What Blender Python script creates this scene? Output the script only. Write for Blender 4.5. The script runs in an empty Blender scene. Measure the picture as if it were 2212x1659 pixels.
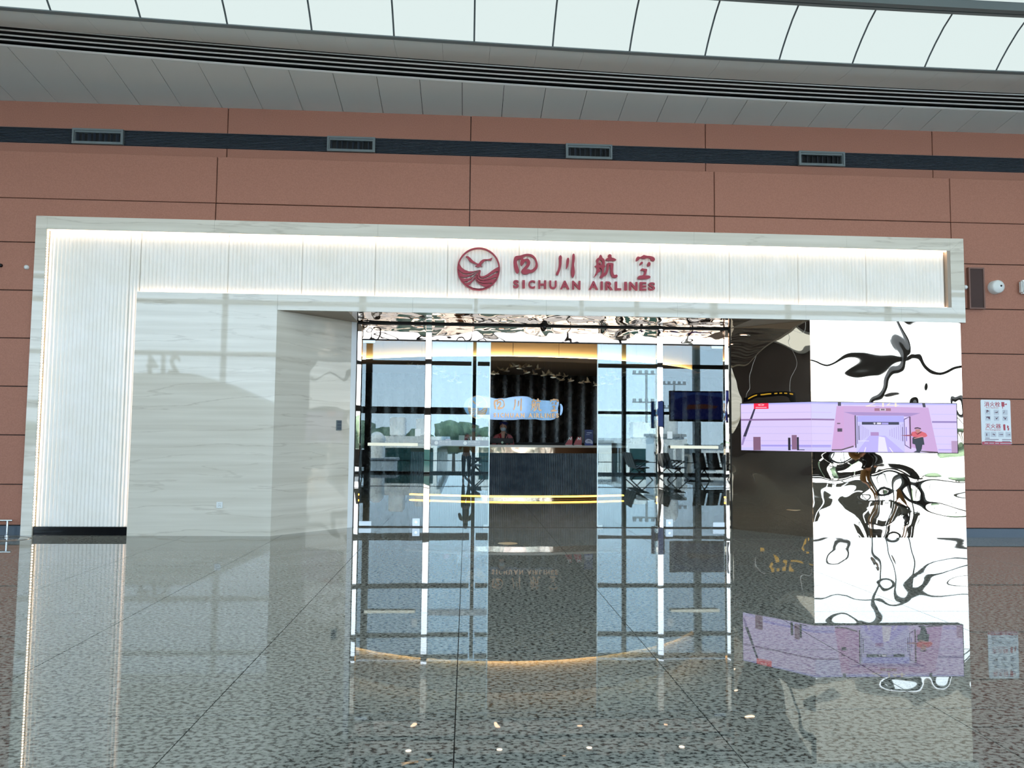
import bpy, bmesh, math, random
from mathutils import Vector, Matrix, noise
random.seed(7)
S = bpy.context.scene
COL = S.collection
D = bpy.data
PI = math.pi

# ------------------------------------------------------------------ camera
CF, CYAW, CPIT, CROLL = 1694.0, .057, .0676, .0097
CPOS = Vector((0, -11.9427, 1.5))
def cam_axes():
    cy, sy, cp, sp = math.cos(CYAW), math.sin(CYAW), math.cos(CPIT), math.sin(CPIT)
    f = Vector((sy*cp, cy*cp, sp)); r0 = Vector((cy, -sy, 0)); u0 = r0.cross(f)
    c, s = math.cos(CROLL), math.sin(CROLL)
    return r0*c + u0*s, u0*c - r0*s, f
CR, CU, CFW = cam_axes()
cam = D.objects.new('camera', D.cameras.new('camera'))
COL.objects.link(cam)
cam.data.sensor_fit = 'HORIZONTAL'; cam.data.sensor_width = 36
cam.data.lens = CF*36/2212
cam.data.clip_end = 1500; cam.data.clip_start = .05
cam.matrix_world = Matrix(((CR.x, CU.x, -CFW.x, CPOS.x), (CR.y, CU.y, -CFW.y, CPOS.y), (CR.z, CU.z, -CFW.z, CPOS.z), (0, 0, 0, 1)))
S.camera = cam
def at(px, py, y):
    """survey helper: the point of the vertical plane Y=y measured at photo pixel (px,py) -> (x,z)"""
    d = CFW*CF + CR*(px-1106) - CU*(py-829.5)
    t = (y-CPOS.y)/d.y
    return CPOS.x+d.x*t, CPOS.z+d.z*t

# ------------------------------------------------------------------ world, sun, exposure
S.view_settings.view_transform = 'Standard'; S.view_settings.look = 'None'
S.view_settings.exposure = 0.0; S.view_settings.gamma = 1; S.view_settings.use_curve_mapping = False
S.cycles.max_bounces = 10; S.cycles.diffuse_bounces = 4; S.cycles.glossy_bounces = 7
S.cycles.transparent_max_bounces = 24; S.cycles.caustics_refractive = False; S.cycles.caustics_reflective = True
S.cycles.sample_clamp_indirect = 6.0; S.cycles.blur_glossy = .6
SKY_HORIZON = (3.9, 4.6, 5.3); SKY_MID = (3.2, 4.3, 5.6); SKY_ZENITH = (2.2, 3.3, 5.0)
w = D.worlds.new('sky'); S.world = w; w.use_nodes = True
nt = w.node_tree; nt.nodes.clear()
tc = nt.nodes.new('ShaderNodeTexCoord'); sx = nt.nodes.new('ShaderNodeSeparateXYZ'); rp = nt.nodes.new('ShaderNodeValToRGB')
bg = nt.nodes.new('ShaderNodeBackground'); ow = nt.nodes.new('ShaderNodeOutputWorld')
nt.links.new(tc.outputs['Generated'], sx.inputs[0]); nt.links.new(sx.outputs['Z'], rp.inputs[0])
rp.color_ramp.elements[0].position = 0; rp.color_ramp.elements[0].color = (*[c/10 for c in SKY_HORIZON], 1)
rp.color_ramp.elements[1].position = 1; rp.color_ramp.elements[1].color = (*[c/10 for c in SKY_ZENITH], 1)
e = rp.color_ramp.elements.new(.22); e.color = (*[c/10 for c in SKY_MID], 1)
nt.links.new(rp.outputs[0], bg.inputs[0]); bg.inputs[1].default_value = 10.0
nt.links.new(bg.outputs[0], ow.inputs[0])
sun = D.objects.new('sun', D.lights.new('sun', 'SUN')); COL.objects.link(sun)
sun.data.energy = 17; sun.data.angle = .01; sun.data.color = (1, .92, .80)
sun.rotation_euler = (math.radians(-35), 0, math.radians(20)); sun.location = (0, 20, 40)   # high sun behind the terminal: lights the apron only

# ------------------------------------------------------------------ materials
def lin(c):
    return tuple(((v/255)/12.92 if v <= 10.3 else ((v/255+.055)/1.055)**2.4) for v in c)
def new_mat(name):
    m = D.materials.new(name); m.use_nodes = True
    n = m.node_tree; return m, n, n.nodes['Principled BSDF']
def N(nt, t, **k):
    n = nt.nodes.new(t)
    for a, v in k.items(): setattr(n, a, v)
    return n
def plain(name, c, rough=.5, metal=0, spec=.5, coat=0):
    m, n, b = new_mat(name)
    b.inputs['Base Color'].default_value = (*lin(c), 1); b.inputs['Roughness'].default_value = rough
    b.inputs['Metallic'].default_value = metal; b.inputs['Specular IOR Level'].default_value = spec
    b.inputs['Coat Weight'].default_value = coat; b.inputs['Coat Roughness'].default_value = .03
    return m
def emit(name, c, s):
    m, n, b = new_mat(name)
    b.inputs['Base Color'].default_value = (.02, .02, .02, 1)
    b.inputs['Emission Color'].default_value = (*lin(c), 1); b.inputs['Emission Strength'].default_value = s
    return m
def noisy(name, c1, c2, scale=6, rough=.6, stretch=(1, 1, 1), bump=0, spec=.4, coat=0, detail=4, lo=.35, hi=.65):
    m, n, b = new_mat(name)
    g = N(n, 'ShaderNodeNewGeometry'); mp = N(n, 'ShaderNodeMapping'); mp.inputs['Scale'].default_value = stretch
    t = N(n, 'ShaderNodeTexNoise'); t.inputs['Scale'].default_value = scale; t.inputs['Detail'].default_value = detail
    r = N(n, 'ShaderNodeValToRGB'); r.color_ramp.elements[0].position = lo; r.color_ramp.elements[1].position = hi
    r.color_ramp.elements[0].color = (*lin(c1), 1); r.color_ramp.elements[1].color = (*lin(c2), 1)
    n.links.new(g.outputs['Position'], mp.inputs[0]); n.links.new(mp.outputs[0], t.inputs[0])
    n.links.new(t.outputs[0], r.inputs[0]); n.links.new(r.outputs[0], b.inputs['Base Color'])
    b.inputs['Roughness'].default_value = rough; b.inputs['Specular IOR Level'].default_value = spec
    b.inputs['Coat Weight'].default_value = coat; b.inputs['Coat Roughness'].default_value = .02
    if bump:
        bp = N(n, 'ShaderNodeBump'); bp.inputs['Distance'].default_value = bump
        n.links.new(t.outputs[0], bp.inputs['Height']); n.links.new(bp.outputs[0], b.inputs['Normal'])
    return m
M = {}
M['terracotta'] = noisy('terracotta_panel', (166, 113, 94), (176, 122, 102), 60, .62, bump=.0004, spec=.3)
# marble: pale grey-beige with thin horizontal veins, polished
def marble():
    m, n, b = new_mat('polished_marble')
    g = N(n, 'ShaderNodeNewGeometry')
    mp = N(n, 'ShaderNodeMapping'); mp.inputs['Scale'].default_value = (.3, .3, 8)
    t = N(n, 'ShaderNodeTexNoise'); t.inputs['Scale'].default_value = 1.3; t.inputs['Detail'].default_value = 5
    r = N(n, 'ShaderNodeValToRGB')
    r.color_ramp.elements[0].position = .3; r.color_ramp.elements[0].color = (*lin((212, 204, 188)), 1)
    r.color_ramp.elements[1].position = .7; r.color_ramp.elements[1].color = (*lin((232, 225, 211)), 1)
    n.links.new(g.outputs['Position'], mp.inputs[0]); n.links.new(mp.outputs[0], t.inputs[0]); n.links.new(t.outputs[0], r.inputs[0])
    mp2 = N(n, 'ShaderNodeMapping'); mp2.inputs['Scale'].default_value = (.17, .17, 1.9)
    t2 = N(n, 'ShaderNodeTexNoise'); t2.inputs['Scale'].default_value = 1.0; t2.inputs['Detail'].default_value = 9; t2.inputs['Roughness'].default_value = .5
    n.links.new(g.outputs['Position'], mp2.inputs[0]); n.links.new(mp2.outputs[0], t2.inputs[0])
    v = N(n, 'ShaderNodeValToRGB'); el = v.color_ramp.elements
    el[0].position = .446; el[0].color = (0, 0, 0, 1); el[1].position = .452; el[1].color = (1, 1, 1, 1)
    q = el.new(.459); q.color = (0, 0, 0, 1); q = el.new(.571); q.color = (0, 0, 0, 1); q = el.new(.576); q.color = (.8, .8, .8, 1); q = el.new(.581); q.color = (0, 0, 0, 1)
    n.links.new(t2.outputs[0], v.inputs[0])
    mx = N(n, 'ShaderNodeMix', data_type='RGBA'); mx.inputs[7].default_value = (*lin((160, 146, 126)), 1)
    ml = N(n, 'ShaderNodeMath', operation='MULTIPLY'); ml.inputs[1].default_value = .38
    n.links.new(v.outputs[0], ml.inputs[0]); n.links.new(ml.outputs[0], mx.inputs[0]); n.links.new(r.outputs[0], mx.inputs[6])
    n.links.new(mx.outputs[2], b.inputs['Base Color'])
    b.inputs['Roughness'].default_value = .025; b.inputs['Specular IOR Level'].default_value = .62
    return m
M['marble'] = marble()
def granite():
    m, n, b = new_mat('polished_granite')
    g = N(n, 'ShaderNodeNewGeometry'); oi = N(n, 'ShaderNodeObjectInfo')
    off = N(n, 'ShaderNodeVectorMath', operation='SCALE'); off.inputs[0].default_value = (13, 7, 0)
    n.links.new(oi.outputs['Random'], off.inputs['Scale'])
    ad = N(n, 'ShaderNodeVectorMath', operation='ADD'); n.links.new(g.outputs['Position'], ad.inputs[0]); n.links.new(off.outputs[0], ad.inputs[1])
    mp = N(n, 'ShaderNodeMapping'); mp.inputs['Scale'].default_value = (.72, 1, 1); n.links.new(ad.outputs[0], mp.inputs[0])
    t = N(n, 'ShaderNodeTexNoise'); t.inputs['Scale'].default_value = 42; t.inputs['Detail'].default_value = 4; t.inputs['Roughness'].default_value = .6
    n.links.new(mp.outputs[0], t.inputs[0])
    r = N(n, 'ShaderNodeValToRGB'); el = r.color_ramp.elements
    el[0].position = .395; el[0].color = (*lin((54, 56, 54)), 1); el[1].position = .45; el[1].color = (*lin((104, 106, 102)), 1)
    q = el.new(.50); q.color = (*lin((139, 142, 136)), 1); q = el.new(.66); q.color = (*lin((156, 159, 153)), 1)
    n.links.new(t.outputs[0], r.inputs[0]); n.links.new(r.outputs[0], b.inputs['Base Color'])
    b.inputs['Roughness'].default_value = .014; b.inputs['Specular IOR Level'].default_value = .5
    # very slight unevenness of the polish
    t3 = N(n, 'ShaderNodeTexNoise'); t3.inputs['Scale'].default_value = 1.6; n.links.new(g.outputs['Position'], t3.inputs[0])
    bp = N(n, 'ShaderNodeBump'); bp.inputs['Distance'].default_value = .0003; n.links.new(t3.outputs[0], bp.inputs['Height']); n.links.new(bp.outputs[0], b.inputs['Normal'])
    return m
M['granite'] = granite()
def wavy_mirror(name, c, scale, dist, rough=.012, detail=1.2):
    m, n, b = new_mat(name)
    b.inputs['Base Color'].default_value = (*c, 1); b.inputs['Metallic'].default_value = 1; b.inputs['Roughness'].default_value = rough
    g = N(n, 'ShaderNodeNewGeometry')
    t = N(n, 'ShaderNodeTexNoise'); t.inputs['Scale'].default_value = scale; t.inputs['Detail'].default_value = detail; t.inputs['Distortion'].default_value = .4
    n.links.new(g.outputs['Position'], t.inputs[0])
    bp = N(n, 'ShaderNodeBump'); bp.inputs['Distance'].default_value = dist; bp.inputs['Strength'].default_value = 1
    n.links.new(t.outputs[0], bp.inputs['Height']); n.links.new(bp.outputs[0], b.inputs['Normal'])
    return m
M['mirror'] = wavy_mirror('rose_gold_mirror_steel', (.93, .79, .66), .95, .030)
M['mirror_low'] = wavy_mirror('rose_gold_mirror_steel_dented', (.93, .79, .66), .8, .065)
M['mirror_fine'] = wavy_mirror('rose_gold_mirror_soffit', (.72, .55, .44), 1.7, .022)
M['rose_metal'] = wavy_mirror('rose_gold_polished_frame', (.93, .80, .70), 1.5, .002)
def glass(name, ior=1.62, tint=(.93, .97, .97)):
    m = D.materials.new(name); m.use_nodes = True; n = m.node_tree; n.nodes.clear()
    tr = N(n, 'ShaderNodeBsdfTransparent'); tr.inputs[0].default_value = (*tint, 1)
    gl = N(n, 'ShaderNodeBsdfGlossy'); gl.inputs['Roughness'].default_value = 0; gl.inputs[0].default_value = (.88, .97, 1, 1)   # cool coated glass
    fr = N(n, 'ShaderNodeFresnel'); fr.inputs[0].default_value = ior
    g = N(n, 'ShaderNodeNewGeometry')
    lo = N(n, 'ShaderNodeMix', data_type='VECTOR')   # the same reflectance from both faces of the pane
    lo.factor_mode = 'UNIFORM'
    ng = N(n, 'ShaderNodeVectorMath', operation='SCALE'); ng.inputs['Scale'].default_value = -1
    mx = N(n, 'ShaderNodeMixShader'); o = N(n, 'ShaderNodeOutputMaterial')
    lw = N(n, 'ShaderNodeLayerWeight'); 
    # Schlick from facing angle, two-sided
    lw.inputs['Blend'].default_value = .5
    p5 = N(n, 'ShaderNodeMath', operation='POWER'); p5.inputs[1].default_value = 5
    n.links.new(lw.outputs['Facing'], p5.inputs[0])
    r0 = ((ior-1)/(ior+1))**2
    ma = N(n, 'ShaderNodeMath', operation='MULTIPLY_ADD'); ma.inputs[1].default_value = 1-r0; ma.inputs[2].default_value = r0
    n.links.new(p5.outputs[0], ma.inputs[0]); n.links.new(ma.outputs[0], mx.inputs[0])
    n.links.new(tr.outputs[0], mx.inputs[1]); n.links.new(gl.outputs[0], mx.inputs[2]); n.links.new(mx.outputs[0], o.inputs[0])
    for x in (fr, g, lo, ng): n.nodes.remove(x)
    return m
M['glass'] = glass('door_glass', 1.72)
M['window_glass'] = glass('curtain_wall_glass', 1.4, (.96, .98, .98))
M['frost'] = plain('frosted_film', (176, 184, 190), .5)
M['white'] = plain('white_plastic', (232, 234, 232), .35)
M['rib'] = noisy('white_ribbed_acrylic', (250, 243, 232), (254, 248, 240), 3, .22, spec=.5)
M['black'] = plain('black_gloss', (10, 12, 16), .12)
M['dark'] = plain('dark_matt', (22, 22, 24), .6)
M['chrome'] = plain('polished_steel', (225, 228, 230), .12, 1)
M['steel'] = plain('satin_steel', (200, 205, 208), .32, 1)
M['edge'] = plain('bright_edge_trim', (226, 232, 232), .3, .3)
M['skirting'] = plain('slate_blue_skirting', (72, 84, 96), .35)
M['louvre'] = plain('slate_louvre', (54, 62, 72), .5)
M['ventframe'] = plain('grey_vent_frame', (112, 122, 124), .5)
M['ceil'] = plain('grey_ceiling_metal', (222, 226, 222), .5)
M['cove'] = plain('grey_cove_metal', (214, 222, 220), .45)
M['fin'] = plain('satin_white_fin', (246, 248, 246), .4)
M['fingap'] = plain('slot_black', (14, 16, 18), .7)
M['beam'] = plain('dark_grey_beam', (92, 102, 104), .5)
M['lum'] = emit('luminous_ceiling_membrane', (230, 245, 243), .93)
M['red'] = plain('crimson_acrylic', (166, 30, 52), .35)
M['gold'] = plain('brushed_gold', (232, 178, 136), .28, .9)
M['champagne'] = plain('champagne_metal', (232, 216, 188), .36, .65)
M['plate'] = plain('mirror_plate', (112, 126, 146), .1, 1)
M['led'] = emit('warm_led', (255, 224, 196), 10)
M['led_side'] = emit('warm_led_soft', (255, 220, 192), 6.5)
M['ledgold'] = emit('golden_led', (255, 196, 84), 5)
M['ledcove'] = emit('golden_cove_led', (255, 218, 150), 24)
M['lamp'] = emit('downlight_lens', (255, 236, 210), 9)
M['cavity'] = plain('painted_wall', (120, 116, 110), .7)
M['beige'] = plain('beige_drum_panel', (222, 200, 168), .5)
M['taupe'] = plain('taupe_paint', (170, 154, 138), .6)
M['taupe_dark'] = plain('taupe_ceiling', (150, 136, 124), .7)
M['darkmarble'] = noisy('dark_marble', (28, 26, 26), (70, 66, 62), 7, .27, (1, 1, .7), spec=.5, detail=8, lo=.45, hi=.75)
M['counter'] = noisy('blue_grey_ribbed_stone', (56, 70, 82), (78, 92, 104), 5, .28, spec=.5)
M['countertop'] = plain('white_solid_surface', (216, 212, 204), .25)
M['copper'] = wavy_mirror('copper_mirror', (.80, .56, .42), 4, .004, .08)
M['hallwall'] = plain('hall_end_wall', (48, 38, 33), .6)
M['slab'] = plain('concrete_slab', (120, 122, 120), .8)

# ------------------------------------------------------------------ builders
class MB:
    def __init__(s): s.v = []; s.f = []; s.m = []; s.sm = []
    def add(s, vs, fs, mi=0, smooth=False):
        o = len(s.v); s.v += [tuple(v) for v in vs]
        for f in fs: s.f.append([i+o for i in f]); s.m.append(mi); s.sm.append(smooth)
    def box(s, x0, x1, y0, y1, z0, z1, mi=0):
        s.add([(x0,y0,z0),(x1,y0,z0),(x1,y1,z0),(x0,y1,z0),(x0,y0,z1),(x1,y0,z1),(x1,y1,z1),(x0,y1,z1)],
              [(0,3,2,1),(4,5,6,7),(0,1,5,4),(1,2,6,5),(2,3,7,6),(3,0,4,7)], mi)
    def hexa(s, p, mi=0):   # 8 points in box order
        s.add(p, [(0,3,2,1),(4,5,6,7),(0,1,5,4),(1,2,6,5),(2,3,7,6),(3,0,4,7)], mi)
    def cyl(s, a, b, r, n=12, mi=0, r2=None, cap=True):
        a, b = Vector(a), Vector(b); d = (b-a).normalized()
        u = d.orthogonal().normalized(); v = d.cross(u); r2 = r if r2 is None else r2
        vs = []
        for c, rr in ((a, r), (b, r2)):
            for i in range(n):
                t = 2*PI*i/n; vs.append(c+u*rr*math.cos(t)+v*rr*math.sin(t))
        s.add(vs, [(i, (i+1) % n, n+(i+1) % n, n+i) for i in range(n)], mi, True)
        if cap: s.add(vs, [tuple(range(n-1, -1, -1)), tuple(range(n, 2*n))], mi)
    def lathe(s, prof, origin, axis='z', n=20, mi=0):
        o = Vector(origin); vs = []
        for r, h in prof:
            for i in range(n):
                t = 2*PI*i/n; a, b = r*math.cos(t), r*math.sin(t)
                vs.append(o+(Vector((a, b, h)) if axis == 'z' else Vector((a, h, b))))
        fs = []
        for k in range(len(prof)-1):
            for i in range(n):
                j = (i+1) % n; q = (k*n+i, k*n+j, (k+1)*n+j, (k+1)*n+i)
                fs.append(q if axis == 'z' else q[::-1])
        s.add(vs, fs, mi, True)
    def ball(s, c, r, n=14, k=8, mi=0, fn=None):
        c = Vector(c); r = Vector(r) if hasattr(r, '__len__') else Vector((r, r, r)); vs = []
        for j in range(k+1):
            p = PI*j/k
            for i in range(n):
                t = 2*PI*i/n; q = Vector((math.sin(p)*math.cos(t), math.sin(p)*math.sin(t), math.cos(p)))
                if fn: q = fn(q)
                vs.append(c+Vector((q.x*r.x, q.y*r.y, q.z*r.z)))
        s.add(vs, [(j*n+i, (j+1)*n+i, (j+1)*n+(i+1) % n, j*n+(i+1) % n) for j in range(k) for i in range(n)], mi, True)
    def build(s, name, mats, parent=None):
        me = D.meshes.new(name); me.from_pydata(s.v, [], s.f)
        for m in (mats if isinstance(mats, (list, tuple)) else [mats]): me.materials.append(m)
        me.polygons.foreach_set('material_index', s.m); me.polygons.foreach_set('use_smooth', s.sm); me.update()
        return link(name, me, parent)
def link(name, me, parent=None, loc=None):
    o = D.objects.new(name, me); COL.objects.link(o)
    if parent: o.parent = parent
    if loc is not None: o.location = loc
    return o
def empty(name, loc=(0, 0, 0)):
    o = D.objects.new(name, None); o.empty_display_size = .2; COL.objects.link(o); o.location = loc; return o
def tag(o, label=None, cat=None, group=None, kind=None):
    for k, v in (('label', label), ('category', cat), ('group', group), ('kind', kind)):
        if v: o[k] = v
    return o
def struct(o, label=None): return tag(o, label, None, None, 'structure')
def box(name, b, mat, parent=None, bev=0):
    m = MB(); m.box(*b); o = m.build(name, mat, parent)
    if bev:
        bm = bmesh.new(); bm.from_mesh(o.data); bmesh.ops.bevel(bm, geom=bm.edges[:], offset=bev, segments=2, affect='EDGES'); bm.to_mesh(o.data); bm.free()
    return o
def rebase(root, loc):
    """move a root Empty to loc while its children, built in world space, stay put"""
    loc = Vector(loc); root.location = loc
    for c in root.children: c.location = c.location-loc
def copy_tree(o, parent=None):
    c = o.copy(); COL.objects.link(c)
    if parent: c.parent = parent
    for ch in o.children: copy_tree(ch, c)
    return c
def flat(name, polys, y, depth, mat, parent=None):
    """polygons (lists of (x,z), even-odd holes) filled, standing in the plane Y=y and extruded by depth towards the viewer"""
    cu = D.curves.new(name, 'CURVE'); cu.dimensions = '2D'; cu.fill_mode = 'BOTH'; cu.extrude = depth/2
    for p in polys:
        sp = cu.splines.new('POLY'); sp.points.add(len(p)-1); sp.use_cyclic_u = True
        for i, (a, b) in enumerate(p): sp.points[i].co = (a, b, 0, 1)
    t = D.objects.new('t', cu); COL.objects.link(t)
    dg = bpy.context.evaluated_depsgraph_get(); me = D.meshes.new_from_object(t.evaluated_get(dg))
    D.objects.remove(t); D.curves.remove(cu)
    me.transform(Matrix.Translation((0, y-depth/2, 0)) @ Matrix.Rotation(PI/2, 4, 'X'))
    me.materials.clear(); me.materials.append(mat); me.name = name
    return link(name, me, parent)
def smooth_poly(p, k=2):
    for _ in range(k):
        q = []
        for i in range(len(p)):
            a, b = p[i], p[(i+1) % len(p)]
            q += [(a[0]*.75+b[0]*.25, a[1]*.75+b[1]*.25), (a[0]*.25+b[0]*.75, a[1]*.25+b[1]*.75)]
        p = q
    return p
def glyph_mesh(txt, bold=0.0, extrude=.5):
    cu = D.curves.new('t', 'FONT'); cu.body = txt; cu.size = 1; cu.offset = bold; cu.extrude = extrude; cu.resolution_u = 4
    t = D.objects.new('t', cu); COL.objects.link(t)
    dg = bpy.context.evaluated_depsgraph_get(); me = D.meshes.new_from_object(t.evaluated_get(dg))
    D.objects.remove(t); D.curves.remove(cu); return me
def text_fit(name, txt, x0, x1, z0, z1, y, depth, mat, parent=None, bold=.0, rot=None):
    """lettering fitted to the rectangle x0..x1, z0..z1, front face at Y=y"""
    me = glyph_mesh(txt, bold); vs = [v.co.copy() for v in me.vertices]
    if not vs: return None
    ax, bx = min(v.x for v in vs), max(v.x for v in vs); ay, by = min(v.y for v in vs), max(v.y for v in vs)
    az, bz = min(v.z for v in vs), max(v.z for v in vs)
    for v, c in zip(me.vertices, vs):
        v.co = (x0+(c.x-ax)/(bx-ax)*(x1-x0), y+(bz-c.z)/max(bz-az, 1e-6)*depth, z0+(c.y-ay)/(by-ay)*(z1-z0))
    me.materials.clear(); me.materials.append(mat); me.name = name; me.update()
    return link(name, me, parent)

# ================================================================== SETTING
# ---- floor
fl = struct(empty('floor'))
TX, TY, X0T, Y0T = 1.35, 1.22, -.04, -5.12
tm = MB(); g_ = .003
tm.box(g_, TX-g_, g_, TY-g_, -.02, 0); tile_me = None
i0, i1, j0, j1 = -8, 9, -4, 12
for i in range(i0, i1):
    for j in range(j0, j1):
        x, y = X0T+i*TX, Y0T+j*TY
        if y > -.5 and not (-4 <= i < 6): continue
        if tile_me is None: o = tm.build('floor_tile', M['granite'], fl); tile_me = o.data
        else: o = link('floor_tile', tile_me, fl)
        o.location = (x, y, 0)
xa, xb, ya, yb = X0T+i0*TX, X0T+i1*TX, Y0T+j0*TY, Y0T+j1*TY
m = MB()
for a in ((xa, X0T-4*TX, Y0T+4*TY, .1, -.02, 0), (X0T+6*TX, xb, Y0T+4*TY, .1, -.02, 0), (-30, 32, -17.9, ya, -.02, 0), (-30, xa, ya, .1, -.02, 0), (xb, 32, ya, .1, -.02, 0)): m.box(*a)
tag(m.build('outer_paving', M['granite'], fl), kind='stuff')
box('screed', (-30, 32, -17.9, 9.5, -.3, -.022), M['dark'], fl)
# ---- back wall: terracotta cladding
wb = struct(empty('wall_back'))
FX0, FX1 = -6.48, 7.90            # outer edges of the marble frame
SEAM = 3.87
GAP = .006
def panel(x0, x1, z0, z1, y): 
    m = MB(); b = .006
    p = [(x0+GAP, z0+GAP), (x1-GAP, z0+GAP), (x1-GAP, z1-GAP), (x0+GAP, z1-GAP)]
    vs = [(a, y+b, c) for a, c in p]+[(min(max(a, x0+GAP+b), x1-GAP-b), y, min(max(c, z0+GAP+b), z1-GAP-b)) for a, c in p]+[(a, y+.035, c) for a, c in p]
    m.add(vs, [(4, 5, 6, 7)]+[(i, (i+1) % 4, 4+(i+1) % 4, 4+i) for i in range(4)]+[(8+i, 8+(i+1) % 4, (i+1) % 4, i) for i in range(4)])
    return m.build('wall_panel', M['terracotta'], wb)
rows = [.14, .735, 1.46, 2.18, 2.90, 3.62, 4.35, 5.02, 5.75]
YW = .06
xs = [SEAM*k for k in range(-4, 5)]
for r in range(8):
    z0, z1 = rows[r], rows[r+1]
    for k in range(8):
        x0, x1 = xs[k], xs[k+1]
        if z0 >= 5.0: panel(x0, x1, z0, z1, YW); continue
        if z0 > 4.3:
            if x0 < FX0 < x1: q = [(x0, z0), (FX0+.02, z0), (FX0+.02, 4.73), (x1, 4.73), (x1, z1), (x0, z1)]
            elif x0 < FX1 < x1: q = [(FX1-.02, z0), (x1, z0), (x1, z1), (x0, z1), (x0, 4.73), (FX1-.02, 4.73)]
            else:
                panel(x0, x1, 4.73 if FX0 < x0 < FX1 else z0, z1, YW); continue
            q = [(a+(GAP if a == x0 else -GAP if a == x1 else 0), c+(GAP if c == z0 else -GAP if c == z1 else 0)) for a, c in q]; m = MB(); n = len(q)
            m.add([(a, YW, c) for a, c in q]+[(a, YW+.035, c) for a, c in q], [tuple(range(n)), tuple(range(2*n-1, n-1, -1))]+[(i, n+i, n+(i+1) % n, (i+1) % n) for i in range(n)])
            m.build('wall_panel', M['terracotta'], wb); continue
        for a, b in ((x0, min(x1, FX0+.02)), (max(x0, (FX1 if z0 > 3 else 7.81)-.02), x1)):
            if b-a > .05: panel(a, b, z0, z1, YW)
for k in range(8):
    panel(xs[k], xs[k+1], 5.62, 6.04, .5); panel(xs[k], xs[k+1], 6.275, 6.72, .5)
m = MB()
m.box(-16, FX0+.01, YW+.036, .3, 0, 5.74); m.box(7.8, 16, YW+.036, .3, 0, 5.74); m.box(FX0+.01, 7.8, YW+.036, .3, 4.72, 5.74)
m.box(-16, 16, .3, .54, 5.3, 5.6); m.box(-16, 16, .56, .7, 5.5, 7.6); m.box(-16, 16, .1, .52, 5.70, 5.745)
m.build('backing', M['dark'], wb)
for nm, (x0, x1) in (('baseboard_left', (-16, FX0)), ('baseboard_right', (7.82, 16))):
    struct(box(nm, (x0, x1, .045, .096, 0, .135), M['skirting']))
# ---- louvre band with air vents
lb = struct(empty('trim_1'))
VC = [(-9.75, .79), (-5.86, .79), (-1.91, .77), (1.93, .77), (5.82, .79), (9.72, .79)]
edges = [-15.5]+[v for c, wd in VC for v in (c-wd/2, c+wd/2)]+[15.5]
for k in range(0, len(edges), 2):
    m = MB(); x0, x1 = edges[k], edges[k+1]
    m.box(x0, x1, .53, .555, 6.04, 6.275)
    for q in range(9):
        z = 6.05+q*.0247; m.hexa([(x0, .50, z), (x1, .50, z), (x1, .53, z+.004), (x0, .53, z+.004), (x0, .503, z+.014), (x1, .503, z+.014), (x1, .53, z+.018), (x0, .53, z+.018)])
    m.box(x0, x1, .49, .53, 6.268, 6.278)
    m.build('louvre_strip', M['louvre'], lb)
def make_vent(c, wd, lab):
    r = empty('air_vent'); tag(r, lab, 'air vent', 'air vents along the slate louvre band')
    m = MB(); x0, x1, z0, z1 = c-wd/2+.004, c+wd/2-.004, 6.035, 6.28
    for a in ((x0, x1, .455, .52, z0, z0+.03), (x0, x1, .455, .52, z1-.03, z1), (x0, x0+.03, .455, .52, z0+.03, z1-.03), (x1-.03, x1, .455, .52, z0+.03, z1-.03)): m.box(*a)
    a0, a1, b0, b1 = x0+.045, x1-.045, z0+.045, z1-.06
    for a in ((a0-.012, a1+.012, .47, .53, b0-.012, b0), (a0-.012, a1+.012, .47, .53, b1, b1+.03), (a0-.012, a0, .47, .53, b0, b1), (a1, a1+.012, .47, .53, b0, b1)): m.box(*a)
    m.build('frame', M['ventframe'], r)
    box('cavity', (x0+.01, x1-.01, .535, .55, z0+.01, z1-.01), M['fingap'], r)
    for k in range(8):
        x = a0+(k+.15)*(a1-a0)/8; m = MB(); t = .035*random.uniform(.3, 1.1)
        m.hexa([(x, .48, b0), (x+.004, .48, b0), (x+t+.004, .53, b0), (x+t, .53, b0), (x, .48, b1), (x+.004, .48, b1), (x+t+.004, .53, b1), (x+t, .53, b1)])
        m.build('blade', M['louvre'], r)
    rebase(r, (c, .5, z0)); return r
for (c, wd), lab in zip(VC[1:5], ('leftmost of the four grey air vents in the slate band', 'second air vent from the left, above the left half of the white portal',
        'third air vent from the left, above the red airline sign', 'rightmost of the four grey air vents in the slate band')): make_vent(c, wd, lab)
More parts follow.
